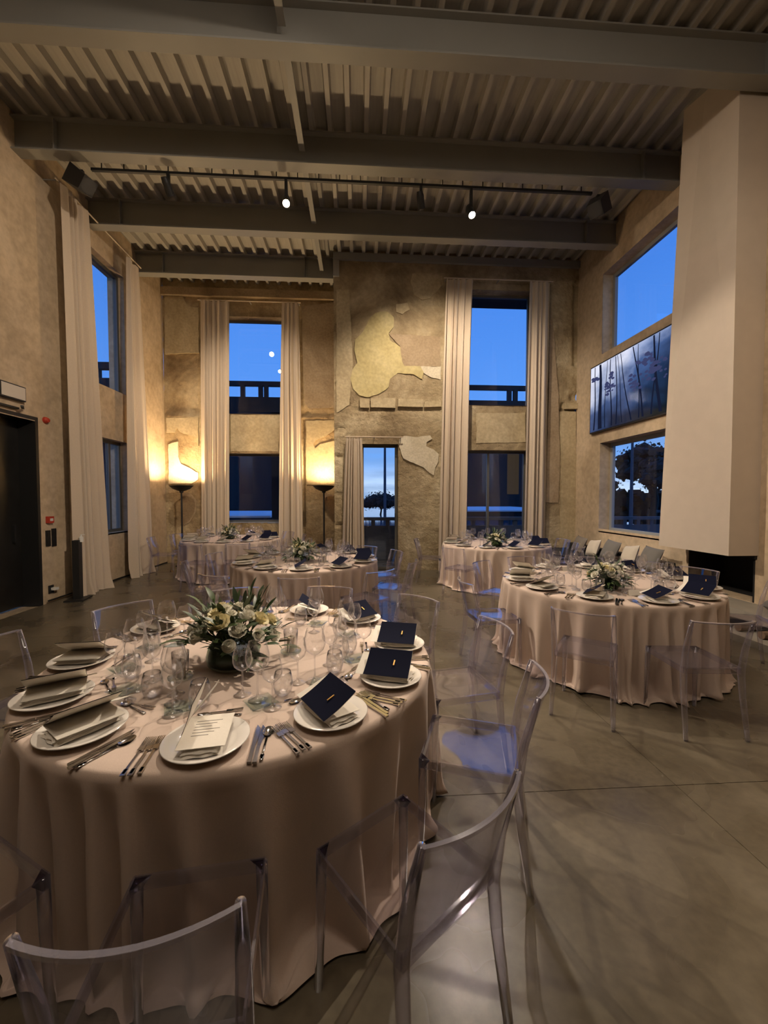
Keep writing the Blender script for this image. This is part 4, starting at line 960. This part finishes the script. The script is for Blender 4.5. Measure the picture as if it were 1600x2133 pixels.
def bld(label, x0, x1, y, h, seed):
    t = thing('building', label, 'building', ((x0+x1)/2, y, -.3), 0, 'dark buildings across the terrace'); w_ = (x1-x0)/2
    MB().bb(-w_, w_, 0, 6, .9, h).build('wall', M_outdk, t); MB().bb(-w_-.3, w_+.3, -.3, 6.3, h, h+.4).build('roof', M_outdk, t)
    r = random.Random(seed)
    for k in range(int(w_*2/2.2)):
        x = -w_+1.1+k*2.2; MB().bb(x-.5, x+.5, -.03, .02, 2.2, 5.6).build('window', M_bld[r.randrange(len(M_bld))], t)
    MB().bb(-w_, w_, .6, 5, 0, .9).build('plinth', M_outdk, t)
M_bld = [emit('warm_room', (.20, .12, .06), .32), simple('dark_window', (.02, .02, .03), .2), emit('dim_room', (.10, .07, .045), .3)]
bld('dark low building seen through the lower alcove window', -19, -7.0, 34, 6.4, 3)
bld('dark low building seen through the lower back window', 7.6, 16, 34, 6.4, 5)
bld('dark building seen through the lower left window', -22, -12, 16.5, 4.5, 7)
def tree(label, x, y, z, h, r, seed, nb=60, s=1.0):
    rr = random.Random(seed); t = thing('tree', label, 'tree', (x, y, z), 0, 'trees outside')
    tr = MB(); tr.tube([(0, 0, 0), (.05*h, 0, h*.3), (.02*h, 0, h*.55)], [.05*h, .035*h, .02*h], 8)
    for k in range(6):
        a = k*1.05; tr.tube([(.02*h, 0, h*(.3+.03*k)), (r*.6*math.cos(a), r*.6*math.sin(a), h*(.62+.03*k))], [.02*h, .006*h], 6)
    tr.build('trunk', M_tree, t)
    c = MB(); ico = [(Vector(v).normalized()) for v in ((0, 0, 1), (.9, 0, .45), (.28, .85, .45), (-.72, .53, .45), (-.72, -.53, .45), (.28, -.85, .45), (.72, .53, -.45), (-.28, .85, -.45), (-.9, 0, -.45), (-.28, -.85, -.45), (.72, -.53, -.45), (0, 0, -1))]
    IF = [(0, 1, 2), (0, 2, 3), (0, 3, 4), (0, 4, 5), (0, 5, 1), (1, 6, 2), (2, 7, 3), (3, 8, 4), (4, 9, 5), (5, 10, 1), (6, 7, 2), (7, 8, 3), (8, 9, 4), (9, 10, 5), (10, 6, 1), (11, 7, 6), (11, 8, 7), (11, 9, 8), (11, 10, 9), (11, 6, 10)]
    for k in range(nb):
        a = rr.uniform(0, 2*PI); q = r*rr.random()**.5; zz = h*(.58+.34*rr.random()*(1-.5*(q/r)**2)); cc = Vector((q*math.cos(a), q*math.sin(a), zz)); R0 = r*rr.uniform(.13, .26)*s
        c.add([cc+Vector((v.x*R0*rr.uniform(.7, 1.3), v.y*R0*rr.uniform(.7, 1.3), v.z*R0*.7*rr.uniform(.7, 1.3))) for v in ico], IF)
        for j in range(14):
            d = Vector((rr.gauss(0, 1), rr.gauss(0, 1), rr.gauss(0, .7))).normalized(); p = cc+d*R0*rr.uniform(.9, 1.5); e1 = d.orthogonal().normalized()*R0*.22; e2 = d.cross(e1)
            c.poly([p-e1, p-e2*.8, p+e1, p+e2*.8])
    f = c.build('crown', M_tree, t); f['kind'] = 'stuff'
tree('dark spreading pine tree seen through the glazed door', 2.45, 46, -.5, 2.35, 1.8, 5, nb=110, s=1.5)
tree('low dark tree at the left of the lower right window', 15.2, 25.9, -.3, 3.7, 1.3, 8, nb=110, s=1.2)
tree('dark bushy tree in the middle of the lower right window', 17.0, 21.2, -.3, 4.4, 1.4, 6, nb=150, s=1.2)
tree('tall dark tree at the chimney side of the right window', 19.6, 26.2, -.3, 5.9, 1.9, 9, nb=150, s=1.2)
h_ = MB()
for k in range(220):
    h_.box((rnd.uniform(12.5, 22), rnd.uniform(27.9, 28.9), rnd.uniform(-.1, 1.9)), (.8, .5, .6), rz=rnd.uniform(0, 3), rx=rnd.uniform(0, 3))
tag(h_.build('hedge', M_tree), 'dark hedge behind the trees beyond the right window', 'hedge', kind='stuff')
def lampost(label, x, y, h, arm):
    t = thing('street_lamp', label, 'street lamp', (x, y, -.3), 0, 'street lamps outside')
    MB().tube([(0, 0, 0), (0, 0, h)], [.09, .05], 8).build('pole', M_out, t)
    if arm:
        for s in (-1, 1): MB().tube([(0, 0, h), (s*.5, 0, h+.12), (s*.9, 0, h+.3)], .035, 6).build('arm', M_out, t)
lampost('slim double arm street lamp beyond the lower right window', 12.5, 18.0, 4.8, True)
lampost('slim grey mast seen through the glazed door', 1.55, 24, 9, False)
mo = MB().lathe([(14*math.sin(a*PI/12)+.001, 14*math.cos(a*PI/12)) for a in range(13)], 24).build('moon', emit('moon_light', (1, .97, .88), 6), loc=on(566, 738, 1, 2600)); tag(mo, 'small bright moon in the sky of the alcove window', 'moon')
